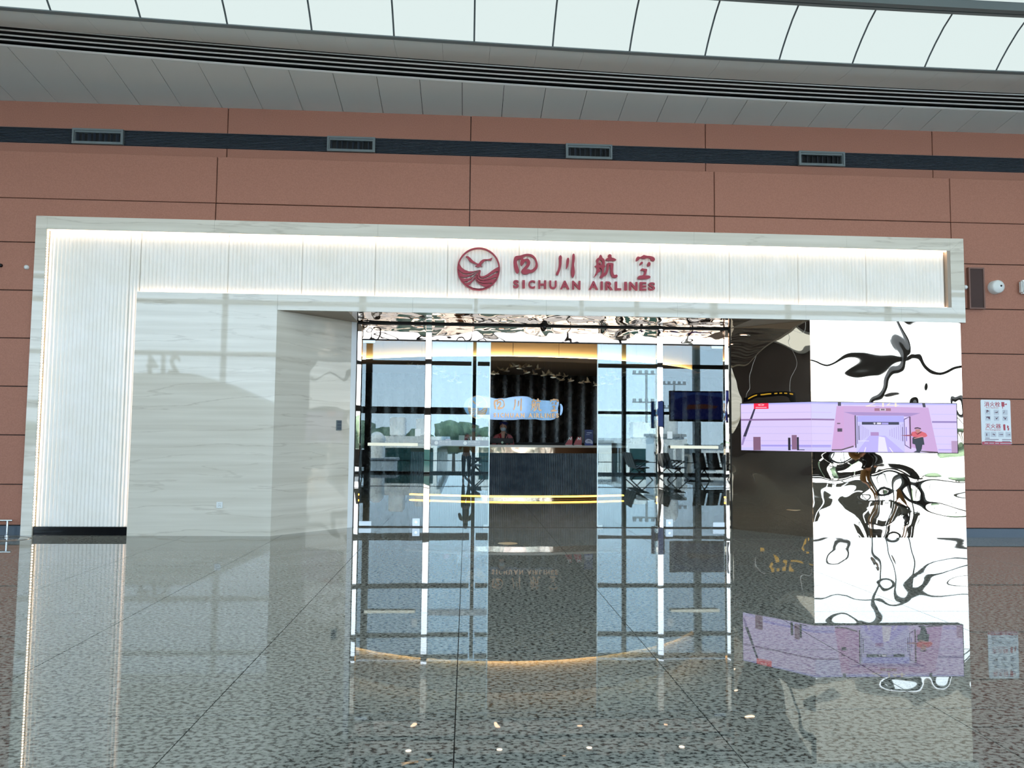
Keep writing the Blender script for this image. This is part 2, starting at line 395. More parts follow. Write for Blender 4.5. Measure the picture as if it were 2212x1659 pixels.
# ---- ceiling
ce = struct(empty('ceiling'))
def yoff(x):   # the front edge of the soffit swings slightly towards the viewer at the left
    x = max(-12, min(14, x)); return -.032 + .055*x - .0028*x*x
def ceil_strip(name, x0, x1, prof, mat, gap=.004, th=.03, parent=ce, n=1, smooth=False):
    """a piece of ceiling between x0 and x1 following profile points (y offset or None-> wall side, z)"""
    m = MB(); X = [x0+gap+(x1-x0-2*gap)*k/n for k in range(n+1)]
    vs = []
    for x in X:
        for (yy, zz, follow) in prof: vs.append((x, yy+(yoff(x) if follow else 0), zz-(.149*yoff(x) if follow and follow > 1 else 0)))
    P = len(prof)
    top = [(a, b, c+th) for a, b, c in vs]; o = len(vs)
    fs = []
    for k in range(n):
        for q in range(P-1): fs.append((k*P+q, k*P+q+1, (k+1)*P+q+1, (k+1)*P+q))
    m.add(vs, fs, 0, smooth)
    # edges up, so each piece has thickness
    rim = [k*P for k in range(n+1)]+[n*P+q for q in range(1, P)]+[k*P+P-1 for k in range(n-1, -1, -1)]+[q for q in range(P-2, 0, -1)]
    vv = vs+top
    m.add(vv, [(rim[(i+1) % len(rim)], rim[i], rim[i]+o, rim[(i+1) % len(rim)]+o) for i in range(len(rim))])
    return m.build(name, mat, parent)
CW = .638; cx0 = -.14-CW*17
for k in range(40):
    x0 = cx0+k*CW; ceil_strip('ceiling_panel', x0, x0+CW, [(.52, 6.697, 0), (-.36, 6.828, 2)], M['ceil'], .0045)
# lip and slot diffuser fins, one long member each
for k, (y, z, dy, h, mat) in enumerate([(-.36, 6.826, .055, .012, 'fin'), (-.485, 6.855, .04, .008, 'fin'), (-.585, 6.875, .04, .008, 'fin'), (-.685, 6.895, .04, .008, 'fin'), (-.775, 6.912, .022, .006, 'fin')]):
    ceil_strip('trim_lip' if k == 0 else 'slot_fin', -11.2, 14.3, [(y, z+.006, 2), (y-dy*.5, z, 2), (y-dy, z+.012, 2), (y-dy, z+h, 2)], M[mat], 0, .004, n=24)
ceil_strip('panel_backing', -11.2, 14.3, [(.52, 6.76, 0), (-.36, 6.90, 2)], M['fingap'], 0, .02, n=12)
ceil_strip('slot_backing', -11.2, 14.3, [(-.36, 6.96, 2), (-.86, 7.04, 2)], M['fingap'], 0, .02, n=24)
for k in range(40):
    x0 = cx0+.1+k*.655
    ceil_strip('cove_panel', x0, x0+.655, [(-.82, 6.925, 2), (-1.0, 6.885, 1), (-1.2, 6.862, 1), (-1.38, 6.86, 1), (-1.47, 6.875, 1)], M['cove'], .0015, .02, smooth=True)
ceil_strip('cove_edge', -11.2, 14.3, [(-1.47, 6.862, 1), (-1.53, 6.872, 1), (-1.53, 6.94, 1)], M['ventframe'], 0, .02, n=24)
LW = 1.082; lx0 = .03-LW*11
lprof = [(-1.535, 6.885, 1), (-1.65, 6.985, 1), (-1.8, 7.095, 1), (-2.0, 7.22, 1), (-2.26, 7.335, 1)]
for k in range(25):
    x0 = lx0+k*LW
    ceil_strip('luminous_panel', x0, x0+LW, lprof, M['lum'], .008, .01, n=2, smooth=True)
    ceil_strip('luminous_panel', x0, x0+LW, [(-2.44, 7.37, 1), (-3.2, 7.43, 1), (-4.4, 7.45, 1), (-5.6, 7.45, 1)], M['lum'], .008, .01, n=1, smooth=True)
    if k:   # dark carrier rib between luminous panels
        ceil_strip('carrier_rib', x0-.012, x0+.012, [(a, b-.004, c) for a, b, c in lprof], M['beam'], 0, .05)
ceil_strip('beam', -11.2, 14.3, [(-2.23, 7.33, 1), (-2.24, 7.275, 1), (-2.31, 7.27, 1), (-2.315, 7.29, 1), (-2.34, 7.29, 1), (-2.345, 7.26, 1), (-2.43, 7.26, 1), (-2.43, 7.36, 1)], M['beam'], 0, .02, n=24)
box('rear_ceiling', (-30, 32, -17.9, -5.75, 7.50, 7.56), M['ceil'], ce)
for q in range(13):      # unseen luminous panels carrying the vault on, added to lift the hall's ambient light
    for y0, y1 in ((-8.9, -5.8), (-12.2, -9.1), (-15.5, -12.4)):
        x0 = -27+q*4.33; box('luminous_panel', (x0+.05, x0+4.28, y0, y1, 7.44, 7.495), M['lum'], ce)
m = MB(); m.box(-30, 32, -18.2, 10.2, 7.6, 7.8); m.box(-30, -10.8, -5.3, .6, 7.3, 7.6); m.box(14, 32, -5.3, .6, 7.3, 7.6); m.build('roof_slab', M['slab'], ce)
# ---- hall ends
struct(box('wall_left', (-30.3, -30, -18, .3, 0, 7.6), M['hallwall'])); struct(box('wall_right', (32, 32.3, -18, .3, 0, 7.6), M['hallwall']))
m = MB(); m.box(-30, -16, .1, .4, 0, 7.6); m.box(16, 32, .1, .4, 0, 7.6); struct(m.build('wall_far', M['terracotta']))

# ================================================================== ENTRANCE PORTAL
pt = tag(empty('entrance_portal'), 'white ribbed entrance portal framed in pale polished marble, around the lounge doors', 'portal')
HB, HT = 3.385, 3.625      # header band
CXL, CXR, DY = -2.885, 5.36, 1.195
JL, JR = -1.83, 4.46
def slab(name, b): return box(name, b, M['marble'], pt, .004)
slab('marble_slab', (FX0, -6.315, 0, .2, 0, 4.54))
# mitred top and right frame
def poly_slab(p, y0, y1, name='marble_slab', mat=None):
    m = MB(); n = len(p)
    m.add([(a, y0, c) for a, c in p]+[(a, y1, c) for a, c in p], [tuple(range(n)), tuple(range(2*n-1, n-1, -1))]+[(i, n+i, n+(i+1) % n, (i+1) % n) for i in range(n)])
    return m.build(name, mat or M['marble'], pt)
tops = [-6.315, -3.86, -1.4, 1.06, 3.52, 5.98, 7.675]
poly_slab([(FX0, 4.541), (-6.316, 4.541), (-6.316, 4.74), (FX0, 4.74)], 0, .2)
for a, b in zip(tops[:-1], tops[1:]): poly_slab([(a+.001, 4.54), (b-.001, 4.54), (b-.001, 4.74), (a+.001, 4.74)], 0, .2)
poly_slab([(7.676, HT), (FX1, HB), (FX1, 4.74), (7.676, 4.54+.0)], 0, .2)
poly_slab([(7.676, 4.541), (FX1, 4.741), (7.676, 4.741)], 0.0005, .2)
hs = [-2.884, -.85, 1.2, 3.25, 5.3, 6.85, 7.675]
for k, (a, b) in enumerate(zip(hs[:-1], hs[1:])):
    poly_slab([(a+.001, HB), ((b-.001 if k < 5 else FX1), HB), (b-.001, HT), (a+.001, HT)], 0, .055)
poly_slab([(-4.965, 0), (-2.886, 0), (-2.886, HT), (-4.965, HT)], 0, .055)
# splayed marble return of the left reveal
def wall_quad(a, b, z0, z1, th, name, mat, parent):
    a, b = Vector((*a, 0)), Vector((*b, 0)); d = (b-a).normalized(); nrm = Vector((-d.y, d.x, 0))*th
    m = MB(); p = [a, b, b+nrm, a+nrm]
    m.hexa([(q.x, q.y, z0) for q in p]+[(q.x, q.y, z1) for q in p]); return m.build(name, mat, parent)
wall_quad((CXL, .001), (-1.925, 1.10), 0, HB-.001, .05, 'marble_return', M['marble'], pt)
wall_quad((-1.925, 1.10), (-1.85, 1.165), 0, HB-.001, .05, 'edge_trim', plain('white_edge_trim', (250, 252, 252), .2), pt)
# ribbed light panels
def rib_panel(x0, x1, z0, z1):
    m = MB(); pitch = .058; n = max(1, round((x1-x0)/pitch)); st = 5; base = .09
    pts = []
    for k in range(n):
        for q in range(st): 
            t = q/st; pts.append((x0+(x1-x0)*(k+t)/n, base-.022*math.sin(PI*t)**.7))
    pts.append((x1, base))
    vs = [(x, y, z0) for x, y in pts]+[(x, y, z1) for x, y in pts]; L = len(pts)
    m.add(vs, [(i, i+1, L+i+1, L+i) for i in range(L-1)], 0, True)
    m.box(x0, x1, base+.001, base+.02, z0, z1)
    return m.build('ribbed_panel', M['rib'], pt)
rib_panel(-6.31, -5.12, .125, 4.538); rib_panel(-5.116, -4.968, .125, 4.538)
rx = [-4.964, -3.66, -2.55, -1.44, -.33, .78, 1.89, 3.0, 4.11, 5.22, 6.33, 7.62]
for a, b in zip(rx[:-1], rx[1:]): rib_panel(a+.002, b-.002, HT-.04, 4.538)
box('reveal', (7.622, 7.674, .0, .12, HT, 4.538), M['taupe'], pt)
box('plinth', (-6.314, -4.968, .03, .09, 0, .124), M['black'], pt)
# led strips tucked behind the marble edges
m = MB(); m.box(-6.30, 7.62, .015, .055, 4.528, 4.5395); m.build('led_strip', M['led'], pt)
m = MB()
for q in range(110): m.box(-6.312, -6.302, .024, .036, .14+q*.04, .152+q*.04)
tag(m.build('led_beads', emit('warm_led_bead', (255, 224, 190), 34), pt), kind='stuff')
box('led_channel', (-6.3145, -6.3125, .012, .05, .126, 4.53), M['edge'], pt)
m = MB(); m.box(-4.975, -4.967, .03, .05, .13, 3.62); m.build('led_strip', M['led_side'], pt)
m = MB(); m.box(-4.96, 7.62, .03, .05, HT+.001, HT+.008); m.build('led_strip', M['led_side'], pt)
m = MB(); m.box(-6.47, 7.81, .2, .21, 3.4, 4.7); m.box(-6.47, -2.9, .2, .21, 0, 3.4); m.build('backing', M['dark'], pt)
# soffit over the entrance
sf = struct(empty('trim_2'))
m = MB(); z = HB+.001
m.box(JL, JR, .056, DY+.02, z, z+.02); m.build('mirror_soffit', M['mirror_fine'], sf)
m = MB()
m.add([(CXL, .056, z), (JL-.001, .056, z), (JL-.001, DY, z)], [(0, 2, 1)]); m.add([(CXL, .056, z+.02), (JL-.001, .056, z+.02), (JL-.001, DY, z+.02)], [(0, 1, 2)])
m.add([(JR+.001, .056, z), (CXR, .056, z), (JR+.001, DY, z)], [(0, 2, 1)]); m.add([(JR+.001, .056, z+.02), (CXR, .056, z+.02), (JR+.001, DY, z+.02)], [(0, 1, 2)])
m.build('painted_soffit', M['taupe'], sf)
# mirrored header over the doors, frame posts
hd = struct(empty('trim_3'))
box('mirror_header', (-1.76, 4.38, DY+.01, DY+.05, 3.115, 3.37), M['mirror_fine'], hd)
box('header_lip', (JL, JR, DY-.03, DY+.06, 3.362, 3.384), M['dark'], hd)
box('head_rail', (-1.76, 4.38, DY+.0, DY+.06, 3.098, 3.115), M['dark'], hd)
for a, b in ((JL, -1.765), (-.70, -.605), (3.215, 3.31), (4.385, JR)):
    box('door_post', (a, b, DY-.045, DY+.08, 0, 3.36), M['rose_metal'], hd, .006)
box('threshold', (-1.76, 4.38, DY+.0, DY+.03, .0, .003), M['dark'], hd)
# ---- doors
def pane(x0, x1, y, z0, z1, parent, th=.012, mat='glass', name='pane'): return box(name, (x0, x1, y, y+th, z0, z1), M[mat], parent)
def swing_door(nm, x0, x1, hinge, lab):
    r = struct(empty(nm), lab); y = DY+.02
    pane(x0+.006, x1-.006, y, .018, 3.09, r)
    s = 1 if hinge == 'l' else -1; xh = x0+.01 if s > 0 else x1-.01; xl = x1-.05 if s > 0 else x0+.05
    for z0, z1, nn in ((3.045, 3.092, 'patch_fitting'), (.022, .095, 'patch_fitting')):
        a, b = sorted((xh, xh+s*.20)); f = box(nn, (a, b, y-.012, y+.024, z0, z1), M['steel'], r, .003)
    a, b = sorted((xl, xl-s*.12)); lk = box('lock', (a, b, y-.014, y+.026, .02, .145), M['steel'], r, .004)
    c = MB(); c.cyl(((a+b)/2, y-.02, .085), ((a+b)/2, y-.0145, .085), .022, 16); c.build('keyhole', M['chrome'], lk)
    h0, h1 = (x0+.13, x1-.1) if s > 0 else (x0+.12, x1-.12)
    hb = box('pull_bar', (h0, h1, y-.06, y-.035, 1.335, 1.385), M['champagne'], r, .004)
    for q in (h0+.01, h1-.03): box('bracket', (q, q+.02, y-.035, y, 1.345, 1.375), M['dark'], hb)
    box('sticker', ((a+b)/2-.045 if s > 0 else (a+b)/2-.03, (a+b)/2+.045 if s > 0 else (a+b)/2+.06, y-.002, y-.0005, 1.50, 1.62), M['white'], r)
    return r
swing_door('door_1', -1.76, -.705, 'l', 'left hinged glass door with champagne pull bar and floor lock')
swing_door('door_4', 3.315, 4.38, 'r', 'right hinged glass door with champagne pull bar and floor lock')
def slide_door(nm, x0, x1, lab, strip):
    r = struct(empty(nm), lab); y = DY+.02
    pane(x0, x1, y, .012, 3.10, r)
    lf = pane(x0+.01, x1, y+.055, .012, 3.10, r)
    xe = x1 if strip else x0+.002
    ed = box('edge_seal', ((x1-.012, x1+.004, y+.05, y+.072, .012, 3.10) if strip else (x0-.004, x0+.012, y+.05, y+.072, .012, 3.10)), M['edge'], r)
    box('floor_guide', ((x1-.09, x1-.015, y+.04, y+.08, .008, .035) if strip else (x0+.015, x0+.09, y+.04, y+.08, .008, .035)), M['white'], r)
    if strip:
        s = box('frosted_band', (x0+.01, x1-.014, y-.002, y-.0005, 1.345, 1.44), M['frost'], r)
        for q in (.10, .58):   # small white airline mark printed on the band
            xx = x0+q; mm = MB()
            mm.cyl((xx, y-.004, 1.393), (xx, y-.0025, 1.393), .032, 20); mm.build('emblem_print', M['white'], s)
            text_fit('print', '\u56db\u5ddd\u822a\u7a7a', xx+.05, xx+.25, 1.388, 1.43, y-.0045, .001, M['white'], s, .01)
            text_fit('print', 'SICHUAN AIRLINES', xx+.05, xx+.25, 1.365, 1.38, y-.0045, .001, M['white'], s, .01)
    return r
slide_door('door_2', -.603, .385, 'left sliding glass leaf parked open, with a frosted band of white marks', True)
slide_door('door_3', 2.21, 3.213, 'right sliding glass leaf parked open beside the bronze post', False)
# ---- mirror cladding, right of the doors
SPL = 1.08      # depth of the inner edge of the splayed mirror
mc = tag(empty('mirror_cladding'), 'wavy rose gold mirror steel cladding right of the doors, around the video screen', 'cladding')
for z0, z1 in ((.0, 1.70), (1.704, HB-.003)):
    box('mirror_panel', (CXR+.002, 7.81, .0, .058, z0, z1), M['mirror' if z0 > 1 else 'mirror_low'], mc)
    wall_quad((JR+.004, SPL), (CXR, .001), z0, z1, .04, 'mirror_panel', M['mirror'], mc)
m = MB(); m.box(CXR+.1, 7.80, .06, .2, 0, HB); m.build('backing', M['dark'], mc)
rebase(mc, (CXR, 0, 0))

# ================================================================== AIRLINE SIGN
EMB = [[(650+494*math.cos(t), 630+494*math.sin(t)) for t in [2*PI*k/64 for k in range(64)]]]
def arc(cx, cy, r, a0, a1, n): return [(cx+r*math.cos(a0+(a1-a0)*k/n), cy+r*math.sin(a0+(a1-a0)*k/n)) for k in range(n+1)]
RING = [arc(650, 630, 510, 0, 2*PI, 72)[:-1], arc(650, 630, 476, 0, 2*PI, 72)[:-1]]
BIRD = [[(330,335),(385,325),(430,345),(500,420),(560,470),(650,515),(680,460),(740,410),(800,400),(880,400),(930,385),(978,360),(965,410),(940,435),(880,415),(820,425),(760,470),(700,540),(740,575),(715,578),(680,570),(640,588),(590,575),(560,560),(620,545),(610,520),(540,500),(470,475),(420,430),(385,375)]]
WAVE = [[(178,500),(200,525),(250,600),(320,655),(420,690),(520,688),(600,672),(690,655),(705,680),(690,740),(690,790),(720,808),(790,795),(870,750),(960,680),(1050,620),(1130,580)]+arc(650, 630, 490, -.08, 3.4, 40),
    [(405,1025),(470,970),(530,900),(565,840),(585,900),(640,970),(720,1020),(830,1062),(760,1090),(650,1100),(520,1080)],
    [(175,650),(230,700),(320,740),(420,740),(520,715),(620,680),(690,670),(680,690),(600,710),(500,752),(400,772),(290,760),(200,705)],
    [(215,815),(300,830),(400,820),(490,775),(580,725),(640,704),(648,716),(590,752),(510,820),(420,855),(320,865),(235,850)],
    [(300,940),(380,925),(460,880),(530,810),(585,765),(598,775),(550,830),(490,900),(420,950),(330,970)],
    [(650,722),(665,722),(670,800),(710,845),(780,845),(880,805),(980,740),(1060,695),(1120,690),(1090,730),(1000,765),(900,830),(800,866),(710,868),(655,820)],
    [(610,775),(622,782),(632,850),(680,895),(780,905),(900,880),(1000,845),(1080,830),(1060,870),(960,878),(860,905),(760,922),(670,910),(617,860)],
    [(588,795),(598,803),(609,890),(660,945),(760,970),(880,970),(975,960),(955,995),(860,985),(740,985),(650,965),(600,900)]]
A_ = lambda p: [(975+a/11.06, 525+b/11.06) for a, b in p]
B_ = lambda p: [(1170+a/8.508, 535+b/8.508) for a, b in p]
CH_SI = [A_(p) for p in ([(1480,470),(1490,390),(1510,340),(1560,320),(1640,315),(1720,285),(1820,268),(1920,285),(1990,340),(2040,430),(2065,540),(2050,620),(2000,670),(1930,720),(1860,725),(1800,755),(1740,760),(1680,735),(1660,690),(1680,650),(1740,590),(1800,520),(1800,470),(1770,440),(1740,470),(1700,540),(1670,560),(1640,520),(1645,450),(1665,405),(1640,395),(1590,405),(1560,440),(1570,520),(1600,600),(1615,680),(1600,735),(1560,740),(1520,680),(1490,580)],
    [(1700,360),(1720,410),(1815,375),(1870,430),(1885,500),(1850,570),(1775,645),(1850,640),(1890,660),(1950,630),(2000,570),(2010,490),(1980,400),(1920,345),(1820,315),(1740,340)])]
CH_CHUAN = [B_(p) for p in ([(340,142),(368,175),(362,250),(360,320),(345,390),(318,470),(295,520),(265,510),(262,470),(290,420),(310,340),(315,260),(308,180)],
    [(478,190),(502,215),(495,290),(475,370),(450,405),(442,380),(448,300),(458,215)],
    [(580,115),(605,140),(602,250),(590,320),(600,400),(606,470),(590,540),(565,568),(540,520),(535,440),(548,330),(558,220),(558,140)])]
CH_HANG = [B_(p) for p in ([(1075,135),(1100,165),(1105,195),(1150,225),(1155,290),(1150,335),(1172,355),(1140,375),(1135,430),(1130,480),(1160,470),(1185,400),(1185,340),(1190,290),(1310,290),(1310,340),(1300,430),(1310,490),(1335,515),(1365,500),(1392,525),(1375,560),(1320,565),(1275,540),(1255,480),(1255,400),(1255,330),(1240,320),(1230,360),(1215,440),(1190,510),(1150,525),(1110,565),(1075,575),(1055,545),(1095,500),(1100,450),(1095,400),(1060,375),(1045,385),(1078,410),(1078,445),(1040,455),(1000,520),(940,568),(970,520),(1000,440),(1010,390),(985,365),(960,350),(1000,335),(1005,290),(988,245),(1010,210),(1050,190),(1055,160)],
    [(1065,232),(1100,250),(1110,300),(1085,330),(1050,325),(1035,290),(1042,245)], [(1065,270),(1090,300),(1070,328),(1045,300)],
    [(1240,127),(1278,145),(1275,195),(1330,205),(1370,235),(1340,255),(1250,248),(1178,250),(1162,228),(1190,205),(1225,195),(1208,150)])]
CH_KONG = [B_(p) for p in ([(1755,170),(1800,185),(1835,165),(1865,142),(1910,160),(2000,165),(2060,190),(2075,235),(2050,262),(1995,245),(1990,205),(1930,195),(1880,220),(1840,205),(1800,200),(1770,245),(1722,262),(1730,200)],
    [(1820,262),(1860,285),(1830,320),(1780,333)], [(1950,265),(1995,290),(1985,345),(1945,355),(1928,330)],
    [(1835,385),(1870,398),(1930,400),(1925,440),(1905,500),(1890,520),(1960,520),(1998,545),(1975,575),(1880,588),(1770,588),(1752,570),(1770,525),(1850,520),(1870,480),(1880,435),(1840,430),(1805,425)])]
LET = [('S',655,710,425,500),('I',743,768,426,501),('C',800,865,427,504),('H',895,970,428,505),('U',1000,1070,430,508),('A',1103,1192,432,510),('N',1217,1297,433,513),
       ('A',1377,1465,436,515),('I',1490,1510,438,516),('R',1535,1607,439,518),('L',1625,1685,441,519),('I',1715,1740,442,520),('N',1762,1840,443,521),('E',1862,1925,445,522),('S',1945,2007,447,522)]
def make_sign(root, y, depth, mat, tf, emblem=True):
    P = lambda ps, k=1: [[at(*tf(a, b), y) for a, b in (smooth_poly(p, k) if k else p)] for p in ps]
    if emblem:
        for nm, ps, k in (('emblem_ring', RING, 0), ('emblem_bird', BIRD, 1), ('emblem_waves', WAVE, 0)): flat(nm, P([A_(p) for p in ps], k), y, depth, mat, root)
    for c in (CH_SI, CH_CHUAN, CH_HANG, CH_KONG): flat('character', P(c, 1), y, depth, mat, root)
    for ch, a, b, c, d in LET:
        q0 = at(*tf(960+a/4.424, 510+d/4.424), y); q1 = at(*tf(960+b/4.424, 510+c/4.424), y)
        text_fit('letter', ch, q0[0], q1[0], q0[1], q1[1], y-depth, depth, mat, root, .035)
sg = tag(empty('airline_sign'), 'crimson round emblem and raised airline lettering on the white ribbed band', 'sign')
make_sign(sg, .058, .045, M['red'], lambda a, b: (a, b))
rebase(sg, (1.5, .06, 3.75))

# ================================================================== LED SCREEN wrapped round the mirror corner
scr = tag(empty('video_screen'), 'long lit video screen wrapping the mirror corner, showing a lilac gate scene', 'screen')
A0 = Vector((CXR, 0, 0)); dS = Vector((JR-CXR, SPL, 0)).normalized(); L1 = 1.227; L2 = 2.345; SZ0, SZ1 = 1.312, 2.098
nS = Vector((dS.y*-1, dS.x, 0)); nS = nS if nS.y < 0 else -nS
OFF = .07
cor = A0+Vector((0, -OFF, 0)); # mitred corner of the proud screen
bis = (nS+Vector((0, -1, 0))).normalized(); cor = A0+bis*(OFF/bis.dot(Vector((0, -1, 0))))
def scr_pt(u, v, lift=0.0):   # u<0 along the splayed wall (to the left), u>0 along the front wall
    z = SZ0+(SZ1-SZ0)*v
    if u <= 0: p = cor+dS*(-u)+nS*lift
    else: p = cor+Vector((u, -lift, 0))
    return (p.x, p.y, z)
for nm, (u0, u1) in (('screen_panel', (-L1, 0)), ('screen_panel', (0, L2))):
    m = MB(); th = -.055
    m.hexa([scr_pt(u0, 0), scr_pt(u1, 0), scr_pt(u1, 0, th), scr_pt(u0, 0, th), scr_pt(u0, 1), scr_pt(u1, 1), scr_pt(u1, 1, th), scr_pt(u0, 1, th)])
    m.build(nm, M['dark'], scr)
def px2uv(px, py):
    if px <= 1750: u = (px-1750)/150*L1; top = 871+(px-1600)/150*(-3); bot = 974+(px-1600)/150*3
    else: u = (px-1750)/315*L2; top = 868+(px-1750)/313*3; bot = 977+(px-1750)/313*1
    return u, (bot-py)/(bot-top)
def clip(poly, s):
    out = []
    for i in range(len(poly)):
        a, b = poly[i], poly[(i+1) % len(poly)]
        ia, ib = a[0]*s >= 0, b[0]*s >= 0
        if ia: out.append(a)
        if ia != ib: t = a[0]/(a[0]-b[0]); out.append((0, a[1]+(b[1]-a[1])*t))
    return out
pic_mats = {}
def pic(c, st=1.0):
    k = (c, st)
    if k not in pic_mats: pic_mats[k] = emit('screen_pixel', c, st)
    return pic_mats[k]
class Pic:
    def __init__(s): s.m = MB(); s.mats = []; s.k = 0
    def poly(s, c, pts, org='p', st=1.0):
        f = {'p': lambda a, b: (a, b), 'a': lambda a, b: (1590+a/8.848, 860+b/8.848), 'b': lambda a, b: (1820+a/8.508, 860+b/8.508)}[org]
        uv = [px2uv(*f(a, b)) for a, b in pts]; uv = [(max(-L1+.012, min(L2-.012, u)), max(.012, min(.988, v))) for u, v in uv]
        mt = pic(c, st)
        if mt not in s.mats: s.mats.append(mt)
        s.k += 1; lift = .0006+.00025*s.k
        for sd in (-1, 1):
            q = clip(uv, sd)
            if len(q) >= 3:
                vs = [scr_pt(u if u*sd > 0 else sd*1e-6, v, lift) for u, v in q]
                nf = nS if sd < 0 else Vector((0, -1, 0))
                nn = sum(((Vector(vs[i])-Vector(vs[0])).cross(Vector(vs[i+1])-Vector(vs[0])) for i in range(1, len(vs)-1)), Vector())
                idx = list(range(len(vs)))
                s.m.add(vs, [idx if nn.dot(nf) > 0 else idx[::-1]], s.mats.index(mt))
    def rect(s, c, x0, y0, x1, y1, org='p'): s.poly(c, [(x0, y0), (x1, y0), (x1, y1), (x0, y1)], org)
P = Pic()
P.rect((221, 204, 250), 1590, 860, 2080, 985)
P.rect((184, 182, 250), 80, 90, 2212, 128, 'a'); P.rect((186, 184, 252), 0, 88, 2070, 128, 'b')
P.rect((214, 208, 254), 1420, 120, 1900, 400, 'a'); P.rect((226, 208, 252), 100, 140, 1400, 390, 'a')
for yy in (275, 545, 675, 810): P.rect((206, 192, 244), 100, yy, 1800, yy+12, 'a')
for yy in (290, 550, 690, 830): P.rect((204, 194, 246), 1600, yy, 2060, yy+12, 'b')
P.poly((50, 40, 70), [(365, 190), (392, 210), (200, 740), (140, 740)], 'a'); P.poly((160, 140, 200), [(140, 745), (195, 745), (140, 900), (105, 900)], 'a')
P.rect((142, 108, 160), 95, 402, 1850, 432, 'a'); P.rect((150, 128, 190), 1610, 420, 2065, 452, 'b')
P.rect((70, 60, 84), 1920, 80, 1980, 155, 'a'); P.poly((60, 56, 72), [(1435, 90), (1490, 90), (1500, 170), (1450, 170)], 'b')
P.rect((250, 20, 70), 362, 92, 645, 207, 'a')
P.rect((250, 170, 190), 395, 170, 610, 188, 'a'); P.poly((250, 190, 205), [(440, 125), (505, 108), (568, 125), (545, 145), (460, 145)], 'a'); P.poly((250, 20, 70), [(465, 128), (505, 116), (545, 128), (505, 138)], 'a')
P.rect((190, 180, 250), 490, 890, 1780, 935, 'a'); P.rect((140, 128, 220), 500, 905, 1770, 914, 'a'); P.rect((140, 128, 220), 1200, 930, 1770, 938, 'a')
P.rect((206, 200, 254), 110, 945, 1780, 1000, 'a')
P.rect((132, 92, 122), 345, 745, 487, 1000, 'a'); P.rect((36, 28, 44), 1000, 760, 1045, 1000, 'a'); P.rect((140, 102, 134), 1068, 710, 1158, 985, 'a'); P.rect((36, 28, 44), 1160, 750, 1195, 1000, 'a'); P.rect((40, 32, 50), 1195, 985, 1295, 998, 'a')
# gate portal in the picture
P.poly((210, 164, 216), [(1895, 160), (2700, 160), (2700, 960), (2200, 900), (1970, 975), (1785, 980)], 'a')
P.poly((206, 166, 218), [(-10, 150), (1545, 175), (1700, 975), (1520, 965), (1180, 890), (1180, 320), (210, 320), (170, 900), (-10, 940)], 'b')
P.poly((170, 140, 200), [(-10, 260), (1400, 275), (1190, 340), (200, 320)], 'b')
P.poly((90, 70, 80), [(1785, 980), (1970, 975), (2200, 905), (2200, 930), (1975, 1000), (1785, 1003)], 'a')
P.poly((90, 70, 80), [(1370, 955), (1520, 965), (1700, 975), (1700, 998), (1520, 990), (1360, 970)], 'b')
P.rect((206, 200, 252), 210, 325, 1090, 1000, 'b'); P.rect((178, 172, 250), 240, 330, 1090, 440, 'b')
P.poly((190, 178, 250), [(450, 690), (740, 690), (1090, 990), (220, 990)], 'b'); P.poly((236, 230, 254), [(620, 700), (730, 720), (780, 980), (600, 980)], 'b')
for k in range(7):
    x = 260+k*28; P.rect((176, 158, 220), x, 470+k*18, x+8, 800-k*18, 'b'); x = 1060-k*40; P.rect((176, 158, 220), x, 470+k*18, x+9, 800-k*18, 'b')
P.rect((176, 136, 196), 470, 625, 620, 690, 'b'); P.rect((238, 234, 254), 240, 780, 440, 790, 'b')
P.poly((250, 240, 250), [(370, 900), (385, 900), (360, 990), (345, 990)], 'b'); P.poly((250, 240, 250), [(800, 900), (815, 900), (880, 990), (860, 990)], 'b')
P.rect((46, 40, 66), 315, 440, 995, 490, 'b'); P.poly((235, 230, 250), [(512, 465), (545, 450), (580, 465), (556, 465), (556, 482), (536, 482), (536, 465)], 'b'); P.rect((240, 236, 250), 590, 452, 665, 480, 'b'); P.rect((170, 160, 230), 675, 452, 800, 484, 'b')
P.rect((60, 36, 60), 185, 322, 206, 910, 'b'); P.rect((90, 70, 110), 222, 340, 232, 840, 'b'); P.rect((70, 50, 90), 250, 510, 264, 770, 'b')
P.poly((90, 60, 120), [(1085, 385), (1185, 340), (1185, 352), (1096, 398), (1100, 850), (1185, 905), (1185, 920), (1088, 860)], 'b'); P.rect((76, 40, 70), 1184, 340, 1206, 925, 'b'); P.rect((80, 50, 100), 1050, 530, 1062, 785, 'b'); P.rect((90, 60, 180), 1118, 530, 1130, 785, 'b')
P.rect((164, 108, 130), 550, 190, 848, 240, 'b'); P.rect((220, 210, 225), 645, 195, 755, 236, 'b'); P.rect((130, 100, 120), 664, 200, 735, 230, 'b')
P.rect((112, 84, 110), 1890, 478, 1952, 500, 'a'); P.rect((74, 58, 78), 1895, 582, 1985, 645, 'a')
P.poly((250, 236, 220), [(390, 150), (555, 92), (570, 100), (440, 145), (570, 148), (570, 160), (385, 160)], 'b'); P.rect((250, 236, 220), 690, 92, 722, 165, 'b'); P.poly((250, 236, 220), [(770, 130), (830, 95), (842, 102), (808, 128), (995, 128), (995, 142), (770, 142)], 'b'); P.rect((250, 236, 220), 920, 92, 955, 165, 'b')
